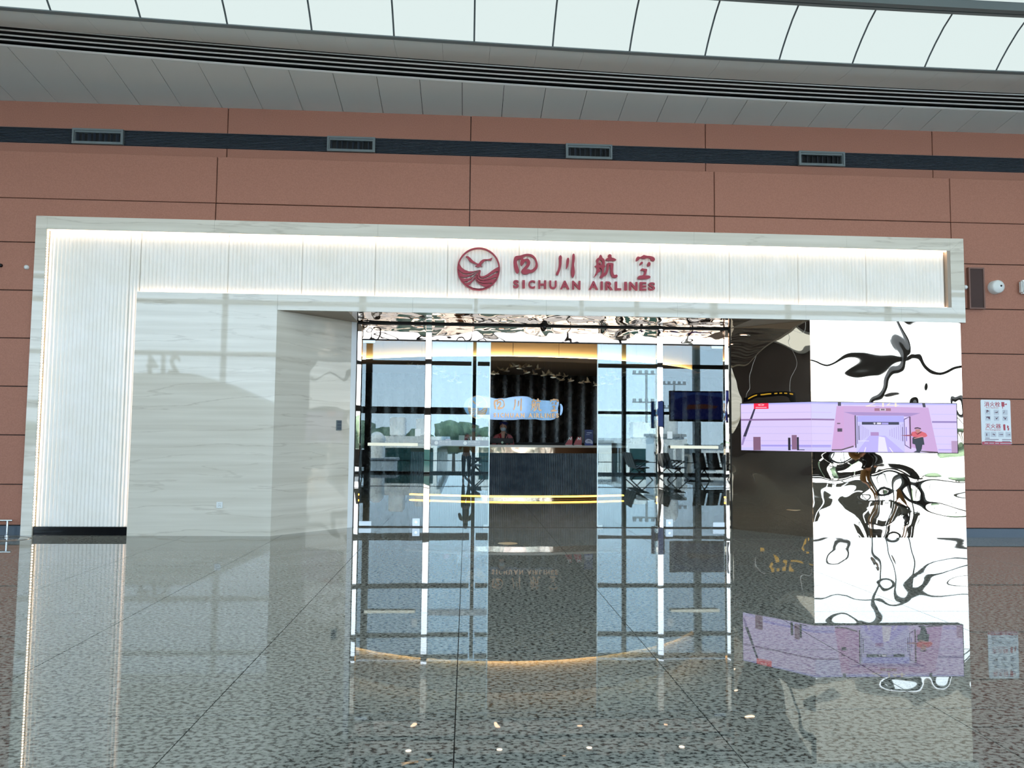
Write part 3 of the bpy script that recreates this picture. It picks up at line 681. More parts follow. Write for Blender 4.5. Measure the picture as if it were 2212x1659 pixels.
# person shown on the screen
P.poly((218, 92, 106), [(1225, 620), (1300, 605), (1400, 608), (1480, 640), (1508, 690), (1470, 712), (1400, 715), (1260, 715), (1230, 690), (1190, 690)], 'b')
P.poly((150, 60, 80), [(1020, 682), (1100, 676), (1190, 670), (1225, 640), (1225, 690), (1150, 695), (1060, 688)], 'b')
P.poly((38, 40, 54), [(1250, 712), (1430, 712), (1448, 850), (1410, 850), (1395, 930), (1360, 990), (1240, 985), (1300, 955), (1275, 845), (1228, 830), (1230, 730)], 'b')
P.poly((190, 130, 120), [(1285, 570), (1380, 570), (1365, 625), (1325, 635), (1290, 605)], 'b'); P.poly((70, 30, 50), [(1268, 565), (1280, 540), (1330, 532), (1385, 548), (1397, 572), (1330, 556)], 'b'); P.poly((120, 24, 44), [(1265, 615), (1320, 650), (1395, 606), (1400, 625), (1325, 670)], 'b')
P.poly((226, 150, 150), [(1250, 735), (1420, 690), (1430, 705), (1270, 742)], 'b')
P.rect((184, 150, 190), 1945, 778, 2055, 1000, 'b'); P.rect((140, 130, 230), 1700, 930, 1940, 938, 'b'); P.rect((150, 140, 235), 1700, 955, 1940, 962, 'b')
P.m.build('picture', P.mats, scr)
rebase(scr, tuple(scr_pt(0, 0)))

# ================================================================== THINGS ON THE FACADE
# downlights
for k, (x, lab) in enumerate(((-.84, 'leftmost of the four round downlights in the mirrored soffit'), (.58, 'second downlight from the left in the mirrored soffit'),
                              (2.0, 'third downlight from the left in the mirrored soffit'), (3.48, 'rightmost of the four round downlights in the mirrored soffit'))):
    r = tag(empty('downlight', (x, .70, HB)), lab, 'ceiling light', 'downlights in the entrance soffit')
    m = MB(); m.lathe([(.045, -.001), (.062, -.008), (.07, -.002), (.07, .0)], (0, 0, 0)); m.build('trim_ring', M['chrome'], r)
    m = MB(); m.lathe([(.0, -.004), (.046, -.003)], (0, 0, 0)); m.build('lens', M['lamp'], r)
    l = D.lights.new('downlight_lamp', 'SPOT'); l.energy = 18; l.spot_size = 1.7; l.spot_blend = .6; l.color = (1, .86, .7); l.shadow_soft_size = .04
    lo = D.objects.new('downlight_lamp', l); COL.objects.link(lo); lo.parent = r; lo.location = (0, 0, -.03)
# dome camera on the header
r = tag(empty('dome_camera', (1.28, 1.08, HB)), 'small black dome camera under the mirrored soffit', 'camera')
m = MB(); m.cyl((0, 0, -.025), (0, 0, 0), .05, 18); m.build('base', M['dark'], r)
m = MB(); m.ball((0, 0, -.035), .045, 18, 10); m.build('dome', M['black'], r)
# outlet on the left marble block
r = tag(empty('wall_socket', (-3.64, 0, .41)), 'white square power socket low on the left marble block', 'socket')
o = box('plate', (-.045, .045, -.010, 0, .0, .09), M['white'], r, .003)
m = MB()
for a, b in ((-.012, .055), (.008, .055), (-.016, .025), (.0, .03), (.014, .025)): m.box(a, a+.004, -.0112, -.0098, b, b+.012)
m.build('slots', M['dark'], r)
# key pad on the left splayed return
kd = (Vector((-1.90, 1.13, 0))-Vector((CXL, 0, 0))).normalized(); kn = Vector((kd.y, -kd.x, 0))
kp = Vector((CXL, .001, 0))+kd*1.235
r = tag(empty('key_pad', (kp.x, kp.y, 1.58)), 'grey wall switch pad with three keys on the splayed marble return', 'switch')
r.rotation_euler.z = math.atan2(kd.y, kd.x)
box('plate', (-.055, .055, -.012, 0, 0, .165), M['ventframe'], r, .003)
for q in range(3): box('key', (-.04, .04, -.016, -.012, .015+q*.05, .055+q*.05), M['skirting'], r, .002)
# round floor covers
for nm, p, rad, lab, mat in (('floor_cover', (.6, -.75), .15, 'round champagne metal cover set flush in the floor before the open doors', 'champagne'), ('floor_cover', (-6.40, -.42), .28, 'round granite floor cover with a thin dark rim by the left frame foot', 'granite')):
    r = tag(empty(nm, (*p, 0)), lab, 'floor cover')
    m = MB(); m.lathe([(0, .0025), (rad*.93, .0025), (rad*.95, 0.0)], (0, 0, 0), n=36); m.build('lid', M[mat], r)
    m = MB(); m.lathe([(rad*.95, .0005), (rad*.97, .003), (rad, .0005)], (0, 0, 0), n=36); m.build('rim', M['dark'], r)
# low steel bumper rail at the far left
r = tag(empty('bumper_rail', (-6.63, -.06, 0)), 'low polished steel rail on a post at the left wall foot', 'rail')
m = MB(); m.cyl((-2.4, 0, .225), (.07, 0, .225), .016, 14); m.build('rail_tube', M['chrome'], r)
for q in (0, -1.2, -2.3):
    m = MB(); m.cyl((q, 0, .008), (q, 0, .215), .016, 14); m.cyl((q, 0, 0), (q, 0, .008), .035, 16); m.build('post', M['chrome'], r)
# wall devices
r = tag(empty('wall_speaker', (8.105, YW, 3.61)), 'tall narrow brown wall speaker beside the portal top right corner', 'speaker')
m = MB(); a = .13
for b in ((-a, a, -.06, 0, 0, .022), (-a, a, -.06, 0, .648, .67), (-a, -a+.022, -.06, 0, .022, .648), (a-.022, a, -.06, 0, .022, .648)): m.box(*b)
m.build('cabinet', plain('brown_speaker_frame', (120, 84, 72), .5), r)
box('grille', (-a+.022, a-.022, -.05, -.01, .022, .648), plain('brown_speaker_cloth', (72, 52, 48), .8), r)
r = tag(empty('round_camera', (8.43, YW, 3.97)), 'white drum shaped camera with a small dark lens on the right wall', 'camera')
m = MB(); m.lathe([(.0, -.14), (.02, -.14), (.085, -.12), (.105, -.10), (.11, 0)], (0, 0, 0), 'y', 24); m.build('housing', M['white'], r)
m = MB(); m.lathe([(0, -.146), (.014, -.146), (.016, -.136)], (.02, 0, .005), 'y', 14); m.build('lens', M['black'], r)
r = tag(empty('wall_box', (8.95, YW, 3.87)), 'white rounded wall box cut by the right edge of the photo', 'wall device')
box('housing', (-.12, .12, -.10, 0, 0, .22), M['white'], r, .025)
box('front_plate', (-.10, .10, -.104, -.1005, .02, .2), M['edge'], r)
for x, lab in ((-6.61, 'small white round sensor on the left wall beside the portal'), (7.945, 'small white round sensor on the wall between portal and brown speaker')):
    r = tag(empty('wall_sensor', (x, YW, 3.965)), lab, 'sensor')
    m = MB(); m.lathe([(0, -.045), (.02, -.042), (.035, -.02), (.035, 0)], (0, 0, 0), 'y', 16); m.build('dome', M['white'], r)
r = tag(empty('wall_sensor', (-6.985, YW, 3.985)), 'small black round sensor at the far left wall edge', 'sensor')
m = MB(); m.lathe([(0, -.04), (.02, -.036), (.028, -.015), (.028, 0)], (0, 0, 0), 'y', 14); m.build('cap', M['black'], r)
# fire equipment sign
r = tag(empty('fire_sign', (8.385, YW, 1.45)), 'white fire hydrant and extinguisher instruction sign on the right wall', 'sign')
W_, H_ = .49, .715
def rrect(x0, x1, z0, z1, q=.02): return [p for cx, cz, a in ((x1-q, z1-q, 0), (x0+q, z1-q, 1), (x0+q, z0+q, 2), (x1-q, z0+q, 3)) for p in [(cx+q*math.cos(a*PI/2+k*PI/8), cz+q*math.sin(a*PI/2+k*PI/8)) for k in range(5)]]
sgn = plain('sign_white', (226, 230, 234), .12); srd = plain('sign_red', (176, 30, 56), .3); spk = plain('sign_grey', (196, 200, 208), .3); sdk = plain('sign_dark', (90, 50, 70), .4)
flat('plate', [rrect(-W_/2, W_/2, 0, H_)], 0, .008, sgn, r)
flat('footer_band', [rrect(-W_/2+.003, W_/2-.003, .002, .052, .012)], -.008, .001, srd, r)
sx_ = lambda p: -W_/2+(p-190)/930*W_
sz_ = lambda p: H_-(p-105)/1430*H_
text_fit('heading', '\u6d88\u706b\u6813', sx_(300), sx_(800), sz_(325), sz_(165), -.009, .001, srd, r, .012)
text_fit('heading', '\u706d\u706b\u5668', sx_(315), sx_(800), sz_(1015), sz_(865), -.009, .001, srd, r, .012)
text_fit('caption', 'Fire Hydrant', sx_(355), sx_(745), sz_(385), sz_(340), -.009, .001, srd, r, .01)
text_fit('caption', 'Fire Extinguisher', sx_(320), sx_(800), sz_(1085), sz_(1035), -.009, .001, srd, r, .01)
m = MB()
for x, z in [(320, 420), (590, 420), (860, 420), (320, 610), (590, 610), (860, 610)]: m.box(sx_(x), sx_(x+165), -.0088, -.0081, sz_(z+160), sz_(z))
for x in (290, 480, 710, 940): m.box(sx_(x), sx_(x+165), -.0088, -.0081, sz_(1285), sz_(1120))
m.box(sx_(260), sx_(1075), -.0088, -.0081, sz_(815), sz_(808)); m.build('pictogram_tile', spk, r)
def pg(polys, mat):
    for p in polys: flat('pictogram', [[(sx_(a), sz_(b)) for a, b in p]], -.0089, .0008, mat, r)
pg([[(838,170),(930,170),(930,240),(960,235),(965,250),(930,262),(930,318),(880,318),(880,380),(862,380),(862,318),(838,300)], [(955,240),(985,210),(1012,240),(985,272)]], srd)
pg([[(870,900),(900,870),(940,890),(940,1070),(880,1070)], [(1000,900),(1050,950),(1030,980),(1055,1000),(1050,1070),(1000,1070),(1020,1020),(990,980)]], srd)
pg([[(365,430),(395,430),(450,470),(440,485),(400,470),(385,520),(365,520)], [(360,640),(465,640),(465,720),(430,720),(395,660),(360,700)], [(600,500),(680,490),(725,470),(715,510),(670,520)], [(880,520),(915,490),(912,430),(920,430),(925,500),(890,535)],
    [(620,650),(660,685),(735,645),(690,700),(680,725),(660,725),(655,700)], [(880,655),(910,645),(935,690),(975,650),(985,660),(945,735),(930,735),(925,700)], [(335,1170),(360,1170),(360,1250),(335,1250)], [(515,1210),(550,1180),(600,1200),(610,1225),(580,1228),(545,1200)], [(740,1200),(860,1190),(850,1215),(745,1212)], [(970,1215),(1050,1200),(1070,1180),(1080,1230),(1055,1215)]], sdk)
m = MB()
for x0, x1, z in ((290, 720, 1362), (290, 610, 1418), (825, 1110, 1362), (825, 1080, 1418), (300, 440, 1322)): m.box(sx_(x0), sx_(x1), -.0088, -.0081, sz_(z+9), sz_(z-9))
m.build('small_print', sdk, r)
m = MB()
for x0, x1 in ((270, 390), (420, 570), (605, 725), (760, 1130)): m.box(sx_(x0), sx_(x1), -.0098, -.0091, .021, .032)
m.build('small_print', spk, r)

# ================================================================== LOUNGE INTERIOR
WY = 9.3
lw = struct(empty('wall_front'))      # inside of the facade and side walls of the lounge
m = MB(); m.box(-6.5, JL-.0, DY+.06, DY+.16, 0, 3.95); m.box(JR, 9.0, DY+.06, DY+.16, 0, 3.95); m.box(JL, JR, DY+.09, DY+.16, 3.39, 3.95); m.build('facade_lining', M['cavity'], lw)
struct(box('wall_lounge_left', (-6.6, -6.5, DY+.06, WY, 0, 3.95), M['cavity'])); struct(box('wall_lounge_right', (9.0, 9.1, DY+.06, WY, 0, 3.95), M['cavity']))
bw = struct(empty('wall_lounge'))
# dark marble wall of shallow convex staves
sw = .362; n = 44
fm = MB(); k = 10; p = [(-sw/2+sw*q/k, -.05*math.cos(PI*(q/k-.5))) for q in range(k+1)]
L = len(p); vs = [(x*.985, y, 0) for x, y in p]+[(x*.985, y, 3.28) for x, y in p]
fm.add(vs, [(i, i+1, L+i+1, L+i) for i in range(L-1)], 0, True)
fm.add([(-sw/2*.985, 0, 0), (sw/2*.985, 0, 0), (sw/2*.985, 0, 3.28), (-sw/2*.985, 0, 3.28)], [(3, 2, 1, 0)])
st_me = None
for q in range(n):
    if st_me is None: o = fm.build('wall_panel', M['darkmarble'], bw); st_me = o.data
    else: o = link('wall_panel', st_me, bw)
    o.location = (-6.4+sw*(q+.5), WY, 0)
box('backing', (-6.6, 9.1, WY+.002, WY+.1, 0, 3.95), M['dark'], bw)
# ceiling drum
lc = struct(empty('ceiling_lounge'))
DC, DR = Vector((1.0, 10.6)), 5.4
def arcpts(c, r, a0, a1, n): return [(c.x+r*math.sin(a0+(a1-a0)*k/n), c.y-r*math.cos(a0+(a1-a0)*k/n)) for k in range(n+1)]
def arc_band(name, c, r, a0, a1, z0, z1, mat, parent, n=40, th=.02, ribs=0):
    m = MB(); a = arcpts(c, r, a0, a1, n); b = arcpts(c, r-th, a0, a1, n); L = n+1
    if ribs:
        a = []; 
        for k in range(ribs*4+1):
            t = a0+(a1-a0)*k/(ribs*4); rr = r+(.012*abs(math.sin(PI*k/4)) if k % 4 else 0); a.append((c.x+rr*math.sin(t), c.y-rr*math.cos(t)))
        n = ribs*4; L = n+1; b = arcpts(c, r-th, a0, a1, n)
    vs = [(x, y, z0) for x, y in a]+[(x, y, z1) for x, y in a]+[(x, y, z0) for x, y in b]+[(x, y, z1) for x, y in b]
    fs = []; sm = []
    for i in range(n):
        fs.append((i, i+1, L+i+1, L+i))
    m.add(vs, fs, 0, not ribs)
    m.add(vs, [(2*L+i+1, 2*L+i, 3*L+i, 3*L+i+1) for i in range(n)]+[(i+1, i, 2*L+i, 2*L+i+1) for i in range(n)]+[(L+i, L+i+1, 3*L+i+1, 3*L+i) for i in range(n)]+[(0, L, 3*L, 2*L), (n, 2*L+n, 3*L+n, L+n)])
    return m.build(name, mat, parent)
AD = 1.15
for q in range(12):
    a0 = -AD+2*AD*q/12; arc_band('drum_panel', DC, DR, a0, a0+2*AD/12-.002, 3.27, 3.93, M['beige'], lc, 8, .03)
arc_band('drum_fascia', DC, DR+.13, -AD, AD, 3.165, 3.262, M['taupe'], lc, 48, .16)
arc_band('cove_light', DC, DR+.07, -AD, AD, 3.263, 3.275, M['ledcove'], lc, 48, .04)
a = arcpts(DC, DR-.03, -AD, AD, 40); m = MB(); vs = [(x, y, 3.185) for x, y in a]+[(x, WY-.06, 3.185) for x, y in a]
a2 = [(x, y, 3.2) for x, y, z in vs]
m.add(vs, [(i, 41+i, 42+i, i+1) for i in range(40)]); m.add(a2, [(i+1, 42+i, 41+i, i) for i in range(40)])
m.box(-6.5, a[0][0], 7.0, WY-.06, 3.185, 3.2); m.box(a[-1][0], 9.0, 7.0, WY-.06, 3.185, 3.2)
m.build('drum_ceiling', M['taupe_dark'], lc)
box('upper_ceiling', (-6.6, 9.1, DY+.06, WY+.1, 3.95, 4.0), M['taupe'], lc)
for x, y, z in [(-3, 3, 3.949), (0, 3, 3.949), (3, 3, 3.949), (6, 3, 3.949), (-1.5, 2.6, 3.949), (1.5, 2.6, 3.949), (4.5, 2.6, 3.949)]:  # fill lamps added out of view to brighten the lounge interior
    r = tag(empty('lounge_fill_light', (x, y, z)), 'unseen round fill light added in the lounge ceiling', 'ceiling light', 'added fill lights in the lounge ceiling')
    m = MB(); m.lathe([(0, -.003), (.05, -.003), (.06, -.008), (.07, 0)], (0, 0, 0)); m.build('lens', M['lamp'], r)
    l = D.lights.new('lounge_fill_lamp', 'SPOT'); l.energy = 50; l.spot_size = 2.6; l.spot_blend = .7; l.color = (1, .84, .66); l.shadow_soft_size = .05
    lo = D.objects.new('lounge_fill_lamp', l); COL.objects.link(lo); lo.parent = r; lo.location = (0, 0, -.03)
# reception counter
rc = tag(empty('reception_counter'), 'long curved reception counter with white top and dark ribbed front', 'counter')
CC, CRD, CA = Vector((1.28, 13.03)), 6.0, .46
arc_band('top', CC, CRD+.08, -CA-.01, CA+.01, 1.258, 1.312, M['countertop'], rc, 40, .75)
arc_band('copper_band', CC, CRD, -CA, CA, 1.118, 1.257, M['copper'], rc, 40, .06)
arc_band('ribbed_front', CC, CRD, -CA, CA, (.10), 1.117, M['counter'], rc, ribs=124, th=.06)
arc_band('plinth', CC, CRD-.05, -CA, CA, 0, .099, M['copper'], rc, 40, .06)
arc_band('led_strip', CC, CRD+.018, -CA, CA, .052, .086, M['ledgold'], rc, 40, .06)
for s in (-1, 1):
    e0 = CC+Vector((math.sin(s*CA)*(CRD-.06), -math.cos(s*CA)*(CRD-.06))); e1 = CC+Vector((math.sin(s*CA)*(CRD-.65), -math.cos(s*CA)*(CRD-.65)))
    wall_quad((e0.x, e0.y), (e1.x, e1.y), 0, 1.27, .05*s, 'end_panel', M['counter'], rc)
rebase(rc, (1.28, 7.1, 0))
CTOP = 1.312
tag(box('back_cabinet', (-1.5, 5.0, 8.9, 9.22, 0, 1.36), M['dark']), 'long low black cabinet along the dark marble wall behind the counter', 'cabinet')
# lounge sign
ls = tag(empty('lounge_sign'), 'gold airline lettering on a mirrored plate on the dark lounge wall', 'sign')
tf = lambda a, b: (1066+(a-1108)*.461, 861.5+(b-550)*.545-(a-1108)*.0055)
blob = [(100,270),(130,180),(180,110),(280,60),(400,42),(560,60),(650,80),(750,108),(840,95),(930,100),(1050,70),(1250,52),(1400,62),(1480,118),(1700,138),(1830,145),(1900,108),(1990,125),(2005,200),(1975,300),(1992,400),(1945,490),(1870,530),(1700,533),(1600,525),(1540,510),(1400,520),(1250,510),(1130,530),(850,525),(700,522),(560,510),(400,470),(250,460),(160,400)]
zz = lambda p: [at(990+a/9.217, 850+b/9.217, WY-.06) for a, b in p]
flat('mirror_plate', [zz(smooth_poly(blob, 1)), zz(smooth_poly([(2020,200),(2060,215),(2085,290),(2070,380),(2040,445),(2020,420),(2035,300)], 1))], WY-.056, .02, M['plate'], ls)
make_sign(ls, WY-.085, .035, M['gold'], tf)
m = MB(); m.box(-.3, 2.6, WY-.057, WY-.02, 2.1, 2.14); m.build('mounting_rail', M['dark'], ls)
rebase(ls, (1.4, WY-.06, 2.0))
# birds
def bird_mesh(kind):
    """flat-backed metal bird ornament: body wedge with two swept wings"""
    m = MB()
    up = [(.05, .30, .42), (.35, .18, .30), (.22, .34, .12)][kind]
    body = [(-.5, .02), (-.38, .10), (-.1, .12), (.2, .04), (.52, -.06), (.2, -.06), (-.15, -.10), (-.4, -.05)]
    n = len(body); th = .05
    m.add([(x, -th*(1-abs(x)), z) for x, z in body]+[(x, th*(1-abs(x)), z) for x, z in body], [tuple(range(n-1, -1, -1)), tuple(range(n, 2*n))]+[(i, (i+1) % n, n+(i+1) % n, n+i) for i in range(n)])
    for s, h in ((-1, .55-.2*kind), (1, .42+.12*kind)):
        w = [(-.12, 0, .05), (.0+.18*s, s*.28-.05, h*.62), (.12+.42*s*.7, s*.5-.05, h), (.26+.3*s*.6, s*.34-.05, h*.55), (.2, 0, .0)]
        m.add([(a, b, c) for a, b, c in w]+[(a+.01, b+.035, c-.03) for a, b, c in w], [(0, 1, 2, 3, 4), (9, 8, 7, 6, 5)]+[(i, 5+i, 5+(i+1) % 5, (i+1) % 5) for i in range(5)])
    return m
birds = [(115,335),(200,330),(290,255),(390,280),(495,200),(560,180),(640,235),(690,205),(815,190),(990,240),(775,315),(930,335),(1110,360),(1200,320),(1250,350),(1300,400),(1390,360),(1450,450),(1510,380),(1620,470),(1810,505),(1940,490),(2110,550)]
bpx = [(1050+a/8.848, 770+b/8.848) for a, b in birds]+[(1280+a/6.9125, 660+b/6.9125) for a, b in [(130,1075),(210,1040),(290,1000),(370,1100),(490,1000),(150,1170),(270,1175)]]+[(770+a/6.913, 660+b/6.913) for a, b in [(790,885),(925,935),(1210,945),(1295,990),(1180,1020),(1320,1070),(1490,1050),(1410,1130),(1530,1150),(1840,1020),(1930,1060)]]
bme = [None]*3
random.seed(11)
for k, (px, py) in enumerate(bpx):
    y = 5.62+.13*(k % 4); x, z = at(px, py, y); q = k % 3
    if bme[q] is None:
        t = bird_mesh(q).build('hanging_bird', M['champagne']); bme[q] = t.data; o = t
    else: o = link('hanging_bird', bme[q])
    sc = random.uniform(.13, .18); o.location = (x, y, z); o.rotation_euler = (random.uniform(-.4, .3), random.uniform(-.2, .25), random.uniform(-.5, .5)); o.scale = (sc*random.choice((-1, 1)), sc, sc)
    tag(o, 'champagne metal bird ornament in the flock hanging before the dark lounge wall', 'ornament', 'hanging flock of metal birds')
    wr = MB(); inv = o.matrix_basis.inverted(); a_, b_ = inv @ Vector((x, y, z)), inv @ Vector((x, y, max(3.19, z+.05)))
    wr.cyl(a_, b_, .004, 5); wr.build('wire', M['steel'], o)
# counter-top things
def on_counter(px, py, y):
    x, z = at(px, py, y); return Vector((x, y, CTOP))
for k, (poly, lab) in enumerate((([(440, 885), (700, 500), (800, 490), (800, 720), (780, 885)], 'left red tail fin ornament with a white mark on the counter'), ([(860, 885), (930, 700), (1050, 500), (1220, 505), (1250, 640), (1230, 885)], 'right red tail fin ornament with a white mark beside the blue card'))):
    y = 7.25; pts = [at(1200+a/22.12, 920+b/22.12, y) for a, b in poly]; zb = min(p[1] for p in pts); pts = [(a, b-zb+CTOP+.012) for a, b in pts]
    r = tag(empty('tail_fin_ornament'), lab, 'ornament')
    flat('fin', [pts], y, .03, plain('red_fin_lacquer', (170, 12, 18), .3), r)
    cx = sum(p[0] for p in pts)/len(pts); w0 = min(p[0] for p in pts); w1 = max(p[0] for p in pts)
    box('base', (w0+.02, w1, y-.06, y+.03, CTOP, CTOP+.012), M['white'], r)
    zz0 = CTOP+.13; cc = w0+(w1-w0)*.68
    flat('white_mark', [[(cc-.05, zz0), (cc-.03, zz0+.07), (cc-.015, zz0+.07), (cc+.015, zz0+.03), (cc+.02, zz0+.07), (cc+.04, zz0+.07), (cc+.03, zz0), (cc+.012, zz0), (cc-.012, zz0+.035), (cc-.03, zz0)]], y-.031, .002, M['white'], r)
    rebase(r, (cx, y, CTOP))
q = on_counter(1272, 960, 7.3); r = tag(empty('blue_card_stand', q), 'upright blue picture card at the right end of the counter', 'card stand')
box('card', (-.105, .105, -.01, .01, .0, .385), noisy('blue_card_print', (14, 20, 92), (40, 60, 150), 3, .3), r)
bl = plain('card_pale_print', (186, 190, 220), .3)
flat('cloud_print', [smooth_poly([(-.09, .13), (-.03, .17), (.05, .15), (.095, .1), (.095, .03), (.02, .06), (-.06, .05), (-.095, .08)], 2)], -.0105, .0006, bl, r)
m = MB(); m.box(-.055, .07, -.0115, -.0102, .305, .32); m.box(-.07, .02, -.0115, -.0102, .265, .274); m.build('print', bl, r)
flat('aircraft_print', [[(-.04, .105), (-.02, .125), (.02, .12), (.05, .11), (.02, .105), (-.02, .11)]], -.0115, .0006, M['dark'], r)
q = on_counter(1085, 960, 7.45); r = tag(empty('monitor', q), 'black computer screen back with a pale round badge before the first clerk', 'monitor')
box('screen', (-.27, .27, -.015, .015, .03, .16), M['dark'], r, .004); box('foot', (-.1, .1, -.02, .1, 0, .012), M['dark'], r); box('neck', (-.03, .03, .016, .03, .01, .1), M['dark'], r)
m = MB(); m.lathe([(0, -.0165), (.028, -.0165), (.03, -.0155)], (0, 0, .055), 'y', 18); m.build('badge', plain('pale_badge', (190, 215, 195), .4), r)
q = on_counter(997, 960, 7.2); r = tag(empty('notice_stand', q), 'white notice card in a clear stand behind the left glass leaf', 'card stand')
box('card', (-.07, .07, -.004, .004, .012, .22), M['white'], r); box('base', (-.08, .08, -.03, .03, 0, .012), M['frost'], r)
q = on_counter(968, 960, 7.25); r = tag(empty('pink_box', q), 'small pink box on the counter behind the left glass leaf', 'box')
box('body', (-.06, .06, -.05, .05, 0, .10), plain('pink_card', (226, 130, 150), .5), r, .003); box('lid', (-.063, .063, -.053, .053, .101, .125), plain('pink_lid', (236, 160, 176), .5), r)
q = on_counter(1012, 958, 7.25); r = tag(empty('sanitiser_bottle', q), 'small clear pump bottle on the counter before the second clerk', 'bottle')
m = MB(); m.lathe([(0, 0), (.028, 0), (.03, .02), (.03, .07), (.012, .09), (.012, .10)], (0, 0, 0)); m.build('body', M['frost'], r)
m = MB(); m.cyl((0, 0, .1), (0, 0, .13), .007, 8); m.box(-.03, .01, -.007, .007, .128, .142); m.build('pump', M['white'], r)

# ================================================================== PEOPLE
def skin(name, verts, edges, radii, mat, parent=None, root=0, sub=2, extra=None, loc=None):
    me = D.meshes.new('t'); me.from_pydata(verts, edges, [])
    o = D.objects.new('t', me); COL.objects.link(o)
    md = o.modifiers.new('s', 'SKIN'); md.use_smooth_shade = True
    for i, r in enumerate(radii):
        sv = me.skin_vertices[0].data[i]; sv.radius = r if hasattr(r, '__len__') else (r, r); sv.use_root = (i == root)
    sb = o.modifiers.new('b', 'SUBSURF'); sb.levels = sub; sb.render_levels = sub
    dg = bpy.context.evaluated_depsgraph_get(); nm = D.meshes.new_from_object(o.evaluated_get(dg)); D.objects.remove(o)
    mats = mat if isinstance(mat, list) else [mat]
    nm.materials.clear()
    for q in mats: nm.materials.append(q)
    for p in nm.polygons: p.use_smooth = True; p.material_index = 0
    if extra is not None:   # further shapes of the same continuous figure
        bm = bmesh.new(); bm.from_mesh(nm); tmp = D.meshes.new('x'); tmp.from_pydata(extra.v, [], extra.f); tmp.polygons.foreach_set('use_smooth', [True]*len(extra.f)); bm.from_mesh(tmp); bm.to_mesh(nm); bm.free(); D.meshes.remove(tmp)
    nm.name = name
    return link(name, nm, parent)
SKINM = plain('skin', (206, 160, 134), .5); HAIR = plain('black_hair', (18, 15, 15), .5); EYE = plain('eye_dark', (16, 12, 12), .2)
def head_fn(q):
    # narrower jaw, flat face front, fuller back of the skull
    z = q.z; w_ = 1-.22*max(0, -z)**1.4; y = q.y
    if y < 0: y *= .92
    return Vector((q.x*w_, y*(1-.12*max(0, -z)), z))
def person(lab, loc, rot, scale, arms, skirt, jacket, trousers, cap=None, mask=True, collar=None, hair_long=False):
    r = tag(empty('person', loc), lab, 'person'); 
    sh, el, wr = arms       # functions of side -> positions
    V = [(0, 0, .96), (0, 0, 1.10), (0, -.005, 1.28), (0, .0, 1.415), (0, -.005, 1.49), (0, -.012, 1.56)]
    E = [(0, 1), (1, 2), (2, 3), (3, 4), (4, 5)]; R = [(.125, .10), (.105, .085), (.125, .095), (.085, .07), (.047, .05), (.05, .055)]
    for s in (-1, 1):
        b = len(V); V += [sh(s), el(s), wr(s)]; E += [(3, b), (b, b+1), (b+1, b+2)]; R += [.052, .040, .027]
        h = len(V); V += [(s*.095, 0, .90), (s*.10, -.01, .50), (s*.10, .015, .09), (s*.11, -.13, .035)]; E += [(0, h), (h, h+1), (h+1, h+2), (h+2, h+3)]; R += [.085, .056, .036, .032]
    hx = MB(); hx.ball((0, -.02, 1.615), (.073, .092, .112), 20, 14, 0, head_fn)
    hx.ball((0, -.112, 1.603), (.012, .018, .022), 8, 6)                       # nose
    for s in (-1, 1):
        hx.ball((s*.073, -.012, 1.61), (.010, .018, .028), 8, 6)               # ears
        a = Vector(wr(s)); d = (a-Vector(el(s))).normalized(); side = Vector((1, 0, 0)) if abs(d.x) < .8 else Vector((0, 0, 1)); side = (side-d*side.dot(d)).normalized(); nr = d.cross(side)
        hx.ball(a+d*.05, .036, 8, 6)
        for k in range(4):
            p0 = a+d*.075+side*(.024-.016*k); ln = (.062, .074, .07, .054)[k]; p1 = p0+d*ln*.55+nr*.012; p2 = p1+d*ln*.4+nr*.03
            hx.cyl(p0, p1, .0085, 7, 0, .008); hx.cyl(p1, p2, .008, 7, 0, .006)
        t0 = a+d*.03+side*.028; t1 = t0+d*.035+side*.022; t2 = t1+d*.032+nr*.008; hx.cyl(t0, t1, .0105, 7, 0, .009); hx.cyl(t1, t2, .009, 7, 0, .007)
    skin('body', V, E, R, SKINM, r, 0, 2, hx)
    # jacket
    JV = [(0, 0, 1.00), (0, 0, 1.12), (0, -.005, 1.28), (0, 0, 1.405)]; JE = [(0, 1), (1, 2), (2, 3)]; JR_ = [(.148, .118), (.128, .105), (.148, .115), (.10, .082)]
    for s in (-1, 1):
        b = len(JV); w0 = Vector(wr(s)); e0 = Vector(el(s)); JV += [sh(s), el(s), tuple(e0.lerp(w0, .93))]; JE += [(3, b), (b, b+1), (b+1, b+2)]; JR_ += [.066, .053, .042]
    skin('jacket', JV, JE, JR_, jacket, r, 0, 2)
    if skirt:
        m = MB(); m.lathe([(.15, 1.04), (.185, .9), (.19, .75), (.20, .52), (.19, .52)], (0, 0, 0), n=24); m.build('skirt', trousers, r)
    else:
        TV = [(0, 0, .98)]; TE = []; TR = [(.14, .112)]
        for s in (-1, 1): h = len(TV); TV += [(s*.095, 0, .88), (s*.10, -.01, .5), (s*.10, .012, .12)]; TE += [(0, h), (h, h+1), (h+1, h+2)]; TR += [.098, .072, .055]
        skin('trousers', TV, TE, TR, trousers, r, 0, 2)
    for s in (-1, 1):
        m = MB(); m.ball((s*.108, -.06, .035), (.045, .125, .04), 12, 8); m.build('shoe', M['dark'], r)
    m = MB(); m.ball((0, .004, 1.634), (.083, .096, .112), 18, 12, 0, lambda q: q if not (q.y < -.25 and q.z < .45) else Vector((q.x*.9, -.25, q.z)))
    if hair_long: m.ball((0, .07, 1.55), (.07, .045, .10), 14, 8)
    else: m.ball((0, .10, 1.60), (.042, .038, .042), 12, 8)
    m.build('hair', HAIR, r)
